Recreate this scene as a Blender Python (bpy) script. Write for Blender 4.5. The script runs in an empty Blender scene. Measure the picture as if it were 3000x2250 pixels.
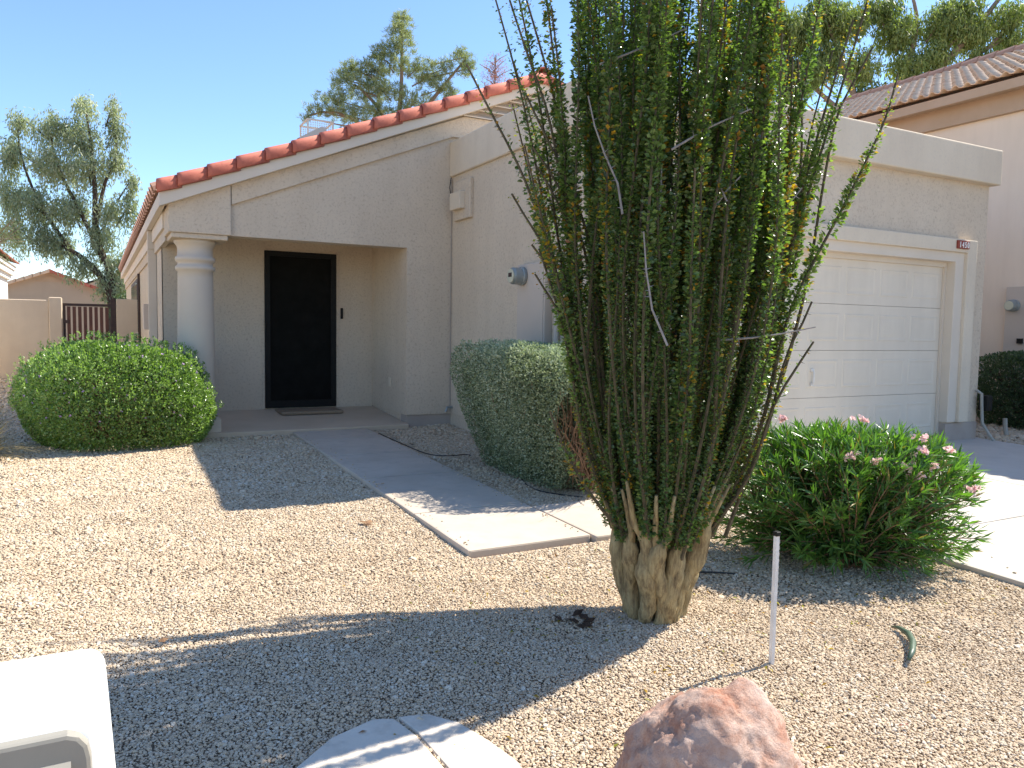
import bpy, math, random
import numpy as np
from mathutils import Vector, Matrix

random.seed(7)
RNG = np.random.default_rng(11)
SC = bpy.context.scene
COL = SC.collection

# ------------------------------------------------------------------ camera, sky, sun, exposure
cam_d = bpy.data.cameras.new('camera')
cam = bpy.data.objects.new('camera', cam_d)
COL.objects.link(cam)
cam_d.sensor_fit = 'HORIZONTAL'
cam_d.sensor_width = 36.0
cam_d.lens = 36.0 * 2260.0 / 3000.0
cam_d.clip_start = 0.05
cam_d.clip_end = 2000.0
CAM_R = [[0.881241, 0.018802, -0.472292], [-0.472396, 0.068818, -0.878696], [0.015981, 0.997452, 0.069527]]
cam.matrix_world = Matrix([CAM_R[i] + [t] for i, t in zip(range(3), (0.0, 0.0, 1.1017))] + [[0, 0, 0, 1]])
SC.camera = cam

SUN_EL, SUN_AZ = 49.0, 0.6            # sun stands over +X, a little behind the facades (+Y)
world = bpy.data.worlds.new('World')
SC.world = world
world.use_nodes = True
wn = world.node_tree
bg = wn.nodes['Background']
sky = wn.nodes.new('ShaderNodeTexSky')
sky.sky_type = 'NISHITA'
sky.sun_disc = False
sky.sun_elevation = math.radians(SUN_EL)
sky.sun_rotation = math.radians(90.0 - SUN_AZ)
sky.altitude = 350.0
sky.air_density = 1.0
sky.dust_density = 0.1
sky.ozone_density = 5.0
wn.links.new(sky.outputs[0], bg.inputs[0])
bg.inputs[1].default_value = 0.132

sun_d = bpy.data.lights.new('sun', 'SUN')
sun_d.energy = 5.0
sun_d.angle = math.radians(0.53)
sun_d.color = (1.0, 0.94, 0.82)
sun = bpy.data.objects.new('sun', sun_d)
COL.objects.link(sun)
_e, _a = math.radians(SUN_EL), math.radians(SUN_AZ)
_to = Vector((math.cos(_e) * math.cos(_a), math.cos(_e) * math.sin(_a), math.sin(_e)))
sun.rotation_euler = (-_to).to_track_quat('-Z', 'Y').to_euler()
sun.location = (20, 0, 25)

SC.view_settings.view_transform = 'Standard'
SC.view_settings.look = 'None'
SC.view_settings.exposure = 1.03
SC.view_settings.gamma = 1.0
SC.view_settings.use_curve_mapping = False

# ------------------------------------------------------------------ object helpers
def tag(o, label=None, cat=None, group=None, kind=None):
    if label: o['label'] = label
    if cat: o['category'] = cat
    if group: o['group'] = group
    if kind: o['kind'] = kind
    return o

def empty(name, loc, label=None, cat=None, group=None, kind=None):
    o = bpy.data.objects.new(name, None)
    o.empty_display_size = 0.2
    COL.objects.link(o)
    o.location = loc
    return tag(o, label, cat, group, kind)

def link(name, me, mat=None, parent=None, kind=None):
    o = bpy.data.objects.new(name, me)
    COL.objects.link(o)
    if mat is not None and not me.materials:
        me.materials.append(mat)
    if parent is not None:
        o.parent = parent
        r, off = parent, Vector((0, 0, 0))
        while r is not None:
            off += r.location
            r = r.parent
        o.location = -off
    if kind: o['kind'] = kind
    return o

def smooth(me, on=True):
    me.polygons.foreach_set('use_smooth', np.full(len(me.polygons), on))

class MB:
    """collects shapes in world coordinates, then makes ONE mesh object"""
    def __init__(self):
        self.v, self.f = [], []
    def add(self, vs, fs):
        b = len(self.v)
        self.v.extend([tuple(p) for p in vs])
        self.f.extend([tuple(b + i for i in f) for f in fs])
        return self
    def box(self, x0, x1, y0, y1, z0, z1, bev=0.0):
        if bev <= 0:
            vs = [(x, y, z) for z in (z0, z1) for y in (y0, y1) for x in (x0, x1)]
            return self.add(vs, [(0, 2, 3, 1), (4, 5, 7, 6), (0, 1, 5, 4), (2, 6, 7, 3), (0, 4, 6, 2), (1, 3, 7, 5)])
        b = min(bev, (x1 - x0) / 2.1, (y1 - y0) / 2.1, (z1 - z0) / 2.1)
        ring = lambda ix, iy: [(x0 + ix + b, y0 + iy), (x1 - ix - b, y0 + iy), (x1 - ix, y0 + iy + b), (x1 - ix, y1 - iy - b),
                               (x1 - ix - b, y1 - iy), (x0 + ix + b, y1 - iy), (x0 + ix, y1 - iy - b), (x0 + ix, y0 + iy + b)]
        L = [(ring(b * .7, b * .7), z0), (ring(0, 0), z0 + b), (ring(0, 0), z1 - b), (ring(b * .7, b * .7), z1)]
        vs = [(p[0], p[1], z) for r, z in L for p in r]
        fs = [tuple(range(7, -1, -1)), tuple(range(24, 32))]
        for k in range(3):
            for i in range(8):
                j = (i + 1) % 8
                fs.append((k * 8 + i, k * 8 + j, k * 8 + 8 + j, k * 8 + 8 + i))
        return self.add(vs, fs)
    def prism(self, poly, axis, a0, a1):
        """poly: 2-D outline; axis 'y' -> (x,z) outline swept along y, 'x' -> (y,z), 'z' -> (x,y)"""
        def P(p, a):
            return {'y': (p[0], a, p[1]), 'x': (a, p[0], p[1]), 'z': (p[0], p[1], a)}[axis]
        n = len(poly)
        vs = [P(p, a0) for p in poly] + [P(p, a1) for p in poly]
        fs = [tuple(range(n)), tuple(range(2 * n - 1, n - 1, -1))]
        for i in range(n):
            j = (i + 1) % n
            fs.append((i, n + i, n + j, j))
        return self.add(vs, fs)
    def lathe(self, prof, cx, cy, n=28):
        vs, fs = [], []
        for r, z in prof:
            for i in range(n):
                a = 2 * math.pi * i / n
                vs.append((cx + r * math.cos(a), cy + r * math.sin(a), z))
        m = len(prof)
        for k in range(m - 1):
            for i in range(n):
                j = (i + 1) % n
                fs.append((k * n + i, k * n + j, (k + 1) * n + j, (k + 1) * n + i))
        fs.append(tuple(range(n - 1, -1, -1)))
        fs.append(tuple((m - 1) * n + i for i in range(n)))
        return self.add(vs, fs)
    def tube(self, pts, rad, n=6, cap=True):
        pts = [Vector(p) for p in pts]
        if not hasattr(rad, '__len__'): rad = [rad] * len(pts)
        vs, fs = [], []
        t0 = (pts[1] - pts[0]).normalized()
        ref = Vector((0, 0, 1)) if abs(t0.z) < .9 else Vector((1, 0, 0))
        u = t0.cross(ref).normalized()
        for k, p in enumerate(pts):
            t = (pts[min(k + 1, len(pts) - 1)] - pts[max(k - 1, 0)]).normalized()
            u = (u - t * u.dot(t)).normalized()
            w = t.cross(u)
            for i in range(n):
                a = 2 * math.pi * i / n
                vs.append(p + (u * math.cos(a) + w * math.sin(a)) * rad[k])
        for k in range(len(pts) - 1):
            for i in range(n):
                j = (i + 1) % n
                fs.append((k * n + i, k * n + j, (k + 1) * n + j, (k + 1) * n + i))
        if cap:
            fs.append(tuple(range(n - 1, -1, -1)))
            fs.append(tuple((len(pts) - 1) * n + i for i in range(n)))
        return self.add(vs, fs)
    def mesh(self, name):
        me = bpy.data.meshes.new(name)
        me.from_pydata(self.v, [], self.f)
        import bmesh
        bm = bmesh.new(); bm.from_mesh(me)
        bmesh.ops.recalc_face_normals(bm, faces=bm.faces[:])
        bm.to_mesh(me); bm.free()
        return me
    def build(self, name, mat, parent=None, sm=False, kind=None):
        me = self.mesh(name)
        if sm: smooth(me)
        return link(name, me, mat, parent, kind)

def box(name, mat, parent, *a, bev=0.0, kind=None):
    return MB().box(*a, bev=bev).build(name, mat, parent, kind=kind)

def tri_mesh(name, V, F, tint=None):
    """fast mesh from numpy arrays; F is (n,3) or (n,4)"""
    me = bpy.data.meshes.new(name)
    V = np.asarray(V, np.float32); F = np.asarray(F, np.int32)
    me.vertices.add(len(V)); me.vertices.foreach_set('co', V.ravel())
    k = F.shape[1]
    me.loops.add(F.size); me.loops.foreach_set('vertex_index', F.ravel())
    me.polygons.add(len(F))
    me.polygons.foreach_set('loop_start', np.arange(0, F.size, k, dtype=np.int32))
    try: me.polygons.foreach_set('loop_total', np.full(len(F), k, np.int32))
    except Exception: pass
    me.update(calc_edges=True)
    if tint is not None:
        at = me.attributes.new('tint', 'FLOAT', 'POINT')
        at.data.foreach_set('value', np.asarray(tint, np.float32))
    return me

def unit(a):
    return a / np.maximum(np.linalg.norm(a, axis=1, keepdims=True), 1e-9)

def leaf_mesh(name, P, D, N, L, W, tint, fold=0.25, wide=0.5):
    """kite-shaped folded leaves: P base points, D directions, N leaf normals"""
    n = len(P)
    D = unit(D); S = unit(np.cross(D, N)); N = np.cross(S, D)
    L = np.broadcast_to(L, n)[:, None]; W = np.broadcast_to(W, n)[:, None]
    mid = P + D * L * wide + N * W * fold
    V = np.stack([P, mid + S * W * .5, P + D * L, mid - S * W * .5], 1).reshape(-1, 3)
    b = np.arange(n)[:, None] * 4
    F = np.concatenate([b + [0, 1, 2], b + [0, 2, 3]], 1).reshape(-1, 3)
    return tri_mesh(name, V, F, np.repeat(tint, 4))

def rand_dir(n):
    return unit(RNG.normal(size=(n, 3)))

# ------------------------------------------------------------------ materials
def srgb(r, g, b):
    f = lambda c: c / 12.92 if c <= .04045 else ((c + .055) / 1.055) ** 2.4
    return (f(r / 255), f(g / 255), f(b / 255), 1)

def new_mat(name):
    m = bpy.data.materials.new(name); m.use_nodes = True
    nt = m.node_tree
    return m, nt, nt.nodes['Principled BSDF']

def noise(nt, scale, detail=4, rough=.55, coord='Object', vec=None):
    tc = nt.nodes.new('ShaderNodeTexCoord')
    n = nt.nodes.new('ShaderNodeTexNoise')
    n.inputs['Scale'].default_value = scale; n.inputs['Detail'].default_value = detail; n.inputs['Roughness'].default_value = rough
    nt.links.new(vec if vec is not None else tc.outputs[coord], n.inputs['Vector'])
    return n

def ramp(nt, src, stops):
    r = nt.nodes.new('ShaderNodeValToRGB')
    e = r.color_ramp.elements
    while len(e) < len(stops): e.new(.5)
    for el, (p, c) in zip(e, stops):
        el.position = p; el.color = c if len(c) == 4 else (*c, 1)
    nt.links.new(src, r.inputs[0])
    return r

def geo_pos(nt):
    return nt.nodes.new('ShaderNodeNewGeometry').outputs['Position']

def surf(name, c1, c2, scale=3.0, rough=.8, bump=0.0, bscale=60.0, bdist=.004, spec=.3, metal=0.0, c3=None, s3=40.0, a3=.5):
    """two tones mixed by noise, fine relief by a second noise"""
    m, nt, p = new_mat(name)
    pos = geo_pos(nt)
    n = noise(nt, scale, 5, .6, vec=pos)
    r = ramp(nt, n.outputs[0], [(.32, c1), (.68, c2)])
    out = r.outputs[0]
    if c3 is not None:
        n3 = noise(nt, s3, 3, .6, vec=pos)
        r3 = ramp(nt, n3.outputs[0], [(.52, (0, 0, 0)), (.72, (a3, a3, a3))])
        mx = nt.nodes.new('ShaderNodeMix'); mx.data_type = 'RGBA'
        nt.links.new(r3.outputs[0], mx.inputs['Factor']); nt.links.new(out, mx.inputs['A'])
        mx.inputs['B'].default_value = (*c3[:3], 1)
        out = mx.outputs['Result']
    nt.links.new(out, p.inputs['Base Color'])
    p.inputs['Roughness'].default_value = rough
    p.inputs['Specular IOR Level'].default_value = spec
    p.inputs['Metallic'].default_value = metal
    if bump > 0:
        nb = noise(nt, bscale, 5, .6, vec=pos)
        b = nt.nodes.new('ShaderNodeBump'); b.inputs['Strength'].default_value = bump; b.inputs['Distance'].default_value = bdist
        nt.links.new(nb.outputs[0], b.inputs['Height']); nt.links.new(b.outputs[0], p.inputs['Normal'])
    return m

def streaks(m):
    """faint vertical weather streaks and patching on painted stucco"""
    nt = m.node_tree; p = nt.nodes['Principled BSDF']
    src = p.inputs['Base Color'].links[0].from_socket
    mp = nt.nodes.new('ShaderNodeMapping'); mp.inputs['Scale'].default_value = (1, 1, .16)
    nt.links.new(geo_pos(nt), mp.inputs['Vector'])
    n = noise(nt, 4.5, 5, .65, vec=mp.outputs[0])
    r = ramp(nt, n.outputs[0], [(.36, (.955, .95, .945)), (.60, (1, 1, 1))])
    mx = nt.nodes.new('ShaderNodeMix'); mx.data_type = 'RGBA'; mx.blend_type = 'MULTIPLY'; mx.inputs['Factor'].default_value = 1
    nt.links.new(src, mx.inputs['A']); nt.links.new(r.outputs[0], mx.inputs['B'])
    nt.links.new(mx.outputs['Result'], p.inputs['Base Color'])

def leaf_mat(name, stops, rough=.45, spec=.4, trans=.35, tboost=(1.5, 1.7, .6)):
    m, nt, p = new_mat(name)
    at = nt.nodes.new('ShaderNodeAttribute'); at.attribute_name = 'tint'
    r = ramp(nt, at.outputs['Fac'], stops)
    nt.links.new(r.outputs[0], p.inputs['Base Color'])
    p.inputs['Roughness'].default_value = rough; p.inputs['Specular IOR Level'].default_value = spec
    tr = nt.nodes.new('ShaderNodeBsdfTranslucent')
    mu = nt.nodes.new('ShaderNodeMix'); mu.data_type = 'RGBA'; mu.blend_type = 'MULTIPLY'; mu.inputs['Factor'].default_value = 1
    nt.links.new(r.outputs[0], mu.inputs['A']); mu.inputs['B'].default_value = (*tboost, 1)
    nt.links.new(mu.outputs['Result'], tr.inputs['Color'])
    ms = nt.nodes.new('ShaderNodeMixShader'); ms.inputs[0].default_value = trans
    nt.links.new(p.outputs[0], ms.inputs[1]); nt.links.new(tr.outputs[0], ms.inputs[2])
    nt.links.new(ms.outputs[0], nt.nodes['Material Output'].inputs['Surface'])
    return m

M = {}
M['stucco'] = surf('stucco', (.58, .485, .375), (.635, .535, .415), 1.2, .9, .8, 48, .010, .2, c3=(.44, .35, .27), s3=34, a3=.75)
M['stucco_pale'] = surf('stucco_pale', (.63, .535, .415), (.68, .585, .455), 1.5, .9, .45, 60, .005, .2, c3=(.54, .47, .40), s3=30, a3=.4)
M['trim'] = surf('trim', (.62, .535, .435), (.67, .585, .48), 2.0, .7, .15, 90, .002, .3)
M['column_paint'] = surf('column_paint', (.53, .45, .36), (.58, .495, .40), 1.6, .75, .2, 70, .002, .3)
M['stem_paint'] = surf('stem_paint', (.36, .30, .26), (.42, .36, .31), 3, .9, .4, 50, .004, .2)
M['garage_paint'] = surf('garage_paint', (.66, .58, .47), (.70, .615, .50), 2, .55, .08, 140, .001, .4)
M['rake_tile'] = surf('rake_tile', (.44, .125, .085), (.54, .17, .115), 5, .75, .25, 90, .003, .3, c3=(.36, .095, .065), s3=26, a3=.6)
M['field_tile'] = surf('field_tile', (.40, .22, .15), (.50, .29, .20), 3, .8, .2, 70, .003, .3)
M['pale_tile'] = surf('pale_tile', (.68, .46, .31), (.80, .59, .42), 2.2, .85, .2, 60, .003, .25, c3=(.45, .28, .20), s3=7, a3=.6)
M['black_screen'] = surf('black_screen', (.006, .006, .005), (.010, .010, .009), 8, .8, .3, 400, .001, .1)
M['black_metal'] = surf('black_metal', (.008, .008, .008), (.013, .013, .012), 20, .6, 0, spec=.2)
M['dark_iron'] = surf('dark_iron', (.035, .022, .02), (.06, .035, .03), 10, .6, .2, 90, .002, .4)
M['slat_wood'] = surf('slat_wood', (.085, .04, .032), (.13, .06, .045), 6, .7, .3, 60, .003, .3)
M['meter_grey'] = surf('meter_grey', (.25, .28, .28), (.32, .35, .35), 12, .35, 0, spec=.5, metal=.3)
M['meter_glass'] = surf('meter_glass', (.55, .55, .42), (.6, .58, .45), 20, .15, 0, spec=.6)
M['box_paint'] = surf('box_paint', (.50, .43, .365), (.55, .47, .40), 1.5, .6, .05, 90, .001, .35)
M['white_metal'] = surf('white_metal', (.60, .58, .55), (.72, .70, .67), 14, .4, .1, 50, .001, .5)
M['glass_dark'] = surf('glass_dark', (.03, .035, .04), (.05, .055, .06), 2, .08, 0, spec=.6)
M['sign_red'] = surf('sign_red', (.22, .035, .02), (.28, .05, .03), 30, .5, 0, spec=.4)
M['sign_white'] = surf('sign_white', (.78, .76, .72), (.82, .8, .77), 30, .5, 0, spec=.4)
M['concrete'] = surf('concrete', (.47, .395, .32), (.55, .465, .38), 1.8, .9, .3, 120, .002, .2, c3=(.40, .345, .30), s3=9, a3=.5)
M['drive_concrete'] = surf('drive_concrete', (.48, .435, .38), (.56, .51, .45), 1.4, .9, .3, 120, .002, .2, c3=(.47, .43, .385), s3=6, a3=.4)
M['porch_concrete'] = surf('porch_concrete', (.50, .39, .28), (.56, .445, .33), 2, .7, .2, 120, .002, .3)
M['kerb'] = surf('kerb', (.42, .40, .37), (.5, .47, .44), 2, .9, .3, 100, .002, .2)
M['asphalt'] = surf('asphalt', (.045, .045, .048), (.065, .064, .064), 2, .9, .5, 150, .004, .2)
M['block_wall'] = surf('block_wall', (.56, .46, .35), (.62, .52, .40), 1.5, .9, .4, 50, .004, .2)
M['nb_wall'] = surf('nb_wall', (.75, .62, .49), (.79, .66, .53), .8, .9, .3, 40, .004, .2)
M['nb_white'] = surf('nb_white', (.68, .64, .59), (.73, .69, .63), 1, .9, .3, 40, .004, .2)
M['nb_tan'] = surf('nb_tan', (.42, .33, .25), (.47, .37, .28), 1, .9, .3, 40, .004, .2)
M['tan_trim'] = surf('tan_trim', (.44, .32, .22), (.49, .36, .26), 2, .8, .1, 60, .002, .2)
M['mailbox_white'] = surf('mailbox_white', (.78, .79, .77), (.82, .82, .80), 3, .35, .03, 60, .001, .5)
M['mailbox_grey'] = surf('mailbox_grey', (.24, .22, .19), (.28, .26, .22), 5, .5, .05, 90, .001, .4)
M['mat_brown'] = surf('mat_brown', (.22, .165, .115), (.30, .23, .16), 40, .95, .6, 200, .004, .1)
M['black_tube'] = surf('black_tube', (.018, .018, .02), (.03, .03, .032), 30, .5, 0, spec=.4)
M['grey_pipe'] = surf('grey_pipe', (.16, .17, .2), (.22, .23, .26), 30, .5, 0, spec=.4)
M['pvc'] = surf('pvc', (.30, .28, .24), (.37, .35, .30), 12, .45, 0, spec=.4)
M['pod_green'] = surf('pod_green', (.05, .085, .055), (.09, .13, .085), 14, .45, .2, 60, .002, .45)
M['dry_leaf'] = surf('dry_leaf', (.16, .09, .05), (.30, .17, .09), 12, .8, .2, 60, .003, .2)
M['dark_litter'] = surf('dark_litter', (.03, .018, .012), (.07, .04, .025), 30, .85, .4, 90, .003, .2)
M['bark_dark'] = surf('bark_dark', (.055, .04, .03), (.11, .08, .06), 6, .95, .8, 24, .02, .1)
M['bark_pale'] = surf('bark_pale', (.22, .16, .12), (.32, .24, .18), 2, .95, .6, 20, .02, .1)
M['twig'] = surf('twig', (.17, .10, .06), (.30, .19, .12), 20, .9, .3, 90, .002, .2)

for _k in ('stucco', 'stucco_pale', 'block_wall', 'nb_wall', 'garage_paint', 'concrete', 'drive_concrete'): streaks(M[_k])

def bark_ocotillo():
    m, nt, p = new_mat('ocotillo_bark')
    pos = geo_pos(nt)
    mp = nt.nodes.new('ShaderNodeMapping'); mp.inputs['Scale'].default_value = (1, 1, .22)
    nt.links.new(pos, mp.inputs['Vector'])
    n = noise(nt, 42, 7, .7, vec=mp.outputs[0])
    r = ramp(nt, n.outputs[0], [(.26, (.07, .05, .032)), (.42, (.22, .165, .088)), (.58, (.38, .30, .155)), (.78, (.48, .405, .25))])
    nt.links.new(r.outputs[0], p.inputs['Base Color'])
    p.inputs['Roughness'].default_value = .9; p.inputs['Specular IOR Level'].default_value = .2
    b = nt.nodes.new('ShaderNodeBump'); b.inputs['Strength'].default_value = .9; b.inputs['Distance'].default_value = .012
    nt.links.new(n.outputs[0], b.inputs['Height']); nt.links.new(b.outputs[0], p.inputs['Normal'])
    return m
M['oco_bark'] = bark_ocotillo()
M['oco_stem'] = surf('oco_stem', (.055, .048, .03), (.13, .105, .065), 30, .85, .5, 90, .003, .2)
M['oco_dead'] = surf('oco_dead', (.19, .175, .17), (.30, .28, .27), 30, .85, .4, 90, .002, .2)
M['oco_leaf'] = leaf_mat('oco_leaf', [(0, (.055, .09, .04)), (.40, (.105, .165, .06)), (.78, (.20, .275, .095)), (.86, (.22, .22, .03)), (.93, (.40, .24, .03)), (1, (.26, .11, .04))], .28, .5, .38, (1.6, 1.9, .5))
M['bush_leaf'] = leaf_mat('bush_leaf', [(0, (.07, .125, .03)), (.5, (.17, .265, .07)), (1, (.34, .45, .17))], .30, .6, .35, (1.4, 1.7, .6))
M['bush_flower'] = surf('bush_flower', (.36, .24, .48), (.50, .34, .50), 40, .7)
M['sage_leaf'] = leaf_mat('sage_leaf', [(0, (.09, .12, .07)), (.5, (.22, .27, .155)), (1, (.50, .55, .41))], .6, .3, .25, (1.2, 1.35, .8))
M['oleander_leaf'] = leaf_mat('oleander_leaf', [(0, (.03, .065, .02)), (.5, (.07, .15, .035)), (.85, (.13, .25, .055)), (1, (.26, .17, .06))], .35, .5, .32, (1.6, 1.9, .5))
M['petal'] = leaf_mat('petal', [(0, (.80, .46, .46)), (.5, (.87, .66, .64)), (1, (.92, .84, .80))], .6, .3, .35, (1.1, 1, 1))
M['hedge_leaf'] = leaf_mat('hedge_leaf', [(0, (.035, .06, .025)), (.5, (.08, .12, .05)), (1, (.16, .22, .10))], .5, .4, .25, (1.4, 1.6, .6))
M['willow_leaf'] = leaf_mat('willow_leaf', [(0, (.13, .165, .11)), (.5, (.30, .34, .235)), (1, (.50, .53, .41))], .45, .5, .42, (1.3, 1.4, .7))
M['pine_leaf'] = leaf_mat('pine_leaf', [(0, (.12, .15, .08)), (.5, (.25, .29, .15)), (1, (.42, .43, .27))], .5, .3, .35, (1.3, 1.4, .6))
M['euc_leaf'] = leaf_mat('euc_leaf', [(0, (.09, .125, .045)), (.5, (.21, .26, .09)), (1, (.38, .42, .17))], .5, .4, .35, (1.4, 1.6, .6))
M['pink_leaf'] = leaf_mat('pink_leaf', [(0, (.30, .15, .13)), (1, (.48, .29, .25))], .7, .2, .3, (1.2, 1, 1))
M['wisp_leaf'] = leaf_mat('wisp_leaf', [(0, (.10, .15, .07)), (1, (.22, .27, .14))], .6, .2, .3, (1.2, 1.3, .8))
M['grass_gold'] = leaf_mat('grass_gold', [(0, (.16, .15, .05)), (.5, (.33, .26, .10)), (1, (.52, .42, .22))], .6, .3, .35, (1.3, 1.2, .7))

def gravel_ground():
    m, nt, p = new_mat('gravel_ground')
    pos = geo_pos(nt)
    vo = nt.nodes.new('ShaderNodeTexVoronoi'); vo.inputs['Scale'].default_value = 60
    nt.links.new(pos, vo.inputs['Vector'])
    sep = nt.nodes.new('ShaderNodeSeparateColor'); nt.links.new(vo.outputs['Color'], sep.inputs[0])
    r = ramp(nt, sep.outputs[0], [(0, (.32, .24, .17)), (.3, (.46, .355, .25)), (.7, (.53, .415, .30)), (1, (.62, .52, .41))])
    n = noise(nt, .9, 4, .6, vec=pos)
    rr = ramp(nt, n.outputs[0], [(.3, (.80, .78, .76)), (.7, (1, 1, 1))])
    mx = nt.nodes.new('ShaderNodeMix'); mx.data_type = 'RGBA'; mx.blend_type = 'MULTIPLY'; mx.inputs['Factor'].default_value = 1
    nt.links.new(r.outputs[0], mx.inputs['A']); nt.links.new(rr.outputs[0], mx.inputs['B'])
    nt.links.new(mx.outputs['Result'], p.inputs['Base Color'])
    p.inputs['Roughness'].default_value = .95; p.inputs['Specular IOR Level'].default_value = .1
    inv = nt.nodes.new('ShaderNodeMath'); inv.operation = 'MULTIPLY'; inv.inputs[1].default_value = -1
    nt.links.new(vo.outputs['Distance'], inv.inputs[0])
    b = nt.nodes.new('ShaderNodeBump'); b.inputs['Strength'].default_value = .8; b.inputs['Distance'].default_value = .02
    nt.links.new(inv.outputs[0], b.inputs['Height']); nt.links.new(b.outputs[0], p.inputs['Normal'])
    return m
M['gravel_ground'] = gravel_ground()

def pebble_mat():
    m, nt, p = new_mat('pebble')
    at = nt.nodes.new('ShaderNodeAttribute'); at.attribute_type = 'INSTANCER'; at.attribute_name = 'ptint'
    r = ramp(nt, at.outputs['Fac'], [(0, (.38, .28, .19)), (.10, (.46, .35, .24)), (.30, (.515, .40, .275)), (.55, (.56, .43, .295)), (.75, (.56, .45, .325)), (.93, (.59, .49, .37)), (1, (.64, .56, .45))])
    n = noise(nt, 55, 3, .6, vec=geo_pos(nt))
    rr = ramp(nt, n.outputs[0], [(.3, (.90, .89, .88)), (.7, (1.06, 1.06, 1.06))])
    mx = nt.nodes.new('ShaderNodeMix'); mx.data_type = 'RGBA'; mx.blend_type = 'MULTIPLY'; mx.inputs['Factor'].default_value = 1
    nt.links.new(r.outputs[0], mx.inputs['A']); nt.links.new(rr.outputs[0], mx.inputs['B'])
    nt.links.new(mx.outputs['Result'], p.inputs['Base Color'])
    p.inputs['Roughness'].default_value = .85; p.inputs['Specular IOR Level'].default_value = .25
    return m
M['pebble'] = pebble_mat()

def boulder_mat():
    m, nt, p = new_mat('boulder_rock')
    pos = geo_pos(nt)
    n = noise(nt, 8, 9, .72, vec=pos)
    r = ramp(nt, n.outputs[0], [(.30, (.40, .16, .095)), (.44, (.53, .315, .235)), (.57, (.62, .44, .36)), (.75, (.71, .55, .46))])
    nt.links.new(r.outputs[0], p.inputs['Base Color'])
    p.inputs['Roughness'].default_value = .9; p.inputs['Specular IOR Level'].default_value = .2
    n2 = noise(nt, 22, 9, .75, vec=pos)
    b = nt.nodes.new('ShaderNodeBump'); b.inputs['Strength'].default_value = .9; b.inputs['Distance'].default_value = .03
    nt.links.new(n2.outputs[0], b.inputs['Height']); nt.links.new(b.outputs[0], p.inputs['Normal'])
    return m
M['boulder'] = boulder_mat()

def gz(y):
    """paving level: the yard falls gently from the house to the street"""
    return -.12 + .027 * (min(max(y, -3.0), 17.0) - 9.18)
GRAVEL = -.032                     # gravel lies this much below the paving
def gg(y): return gz(y) + GRAVEL

# ------------------------------------------------------------------ ground, paving
def bevel_obj(o, off=.008, seg=1):
    import bmesh
    bm = bmesh.new(); bm.from_mesh(o.data)
    ed = [e for e in bm.edges if len(e.link_faces) == 2 and e.calc_face_angle(0) > .5]
    bmesh.ops.bevel(bm, geom=ed, offset=off, segments=seg, affect='EDGES', profile=.6)
    bm.to_mesh(o.data); bm.free()
    return o

ys = [-400, -60, -20, -8, -3, 0, 2, 4, 6, 8, 9.18, 12, 17, 25, 60, 200, 600]
xs = [-500, -100, -40, -15, -8, -4, 0, 4, 8, 14, 25, 60, 150, 600]
V = [(x, y, gg(y) - .020) for y in ys for x in xs]
nx = len(xs)
F = [(j * nx + i, j * nx + i + 1, (j + 1) * nx + i + 1, (j + 1) * nx + i) for j in range(len(ys) - 1) for i in range(nx - 1)]
gm = bpy.data.meshes.new('ground'); gm.from_pydata(V, [], F)
tag(link('ground', gm, M['gravel_ground']), 'tan gravel front yard sloping gently to the street', kind='structure')

def slab(x0, x1, y0, y1, t, mat, parent, name='slab', bev=.012, dz=0.0):
    o = MB().prism([(y0, gz(y0) - t + dz), (y1, gz(y1) - t + dz), (y1, gz(y1) + dz), (y0, gz(y0) + dz)], 'x', x0, x1).build(name, mat, parent)
    return bevel_obj(o, bev, 2)

walk = empty('walkway', (2.4, 6, -.2), 'pale concrete walkway leading from the porch to the driveway', kind='structure')
for y0, y1 in ((4.22, 5.155), (5.165, 6.40), (6.41, 7.50), (7.51, 8.45), (8.46, 9.085)):
    slab(1.985, 2.885, y0, y1, .12, M['concrete'], walk)
slab(2.897, 4.665, 4.17, 5.04, .12, M['concrete'], walk)

drive = empty('driveway', (7.3, 3, -.3), 'pale concrete driveway in front of the garage door', kind='structure')
for x0, x1 in ((4.68, 7.54), (7.552, 10.15)):
    for y0, y1 in ((-2.9, .30), (.312, 3.33), (3.342, 6.02)):
        slab(x0, x1, y0, y1, .15, M['drive_concrete'], drive, dz=.0)

street = MB().box(-120, 120, -14, -3.6, -.9, -.56).build('street', M['asphalt'])
tag(street, 'dark asphalt street at the foot of the yard', kind='structure')
kb = MB().prism([(-3.6, -.9), (-3.6, -.44), (-3.45, -.43), (-2.95, -.43), (-2.95, -.9)], 'x', -120, 120).build('kerb', M['kerb'])
tag(kb, 'grey concrete kerb between yard and street', kind='structure')

# ------------------------------------------------------------------ the house
house = empty('house', (5.0, 9.0, 0), 'single storey beige stucco house with red tiled roof edge and attached garage', 'house')
RS = .408
def zt(x): return 2.596 + RS * (x - .574) if x <= 5.25 else 2.596 + RS * (10.5 - .574 - x)      # tile top line of the gable
def zf(x): return 2.375 + .4125 * (x - .655) if x <= 5.25 else 2.375 + .4125 * (10.5 - .655 - x)  # underside of the rake board

# front wall with the porch beam
MB().prism([(1.335, 2.105), (3.42, 2.105), (3.42, .01), (9.85, .01), (9.85, zf(9.85) + .03), (5.25, zf(5.25) + .03), (1.335, zf(1.335) + .03)], 'y', 9.18, 9.42).build('front_wall', M['stucco'], house)
box('back_wall', M['stucco'], house, .727, 3.424, 10.56, 10.72, -.12, 2.5)
box('return_wall', M['stucco'], house, 3.4205, 4.05, 9.40, 10.62, .01, 2.45)
box('porch_ceiling', M['stucco_pale'], house, .78, 3.5, 9.40, 10.6, 2.28, 2.36)
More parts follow.
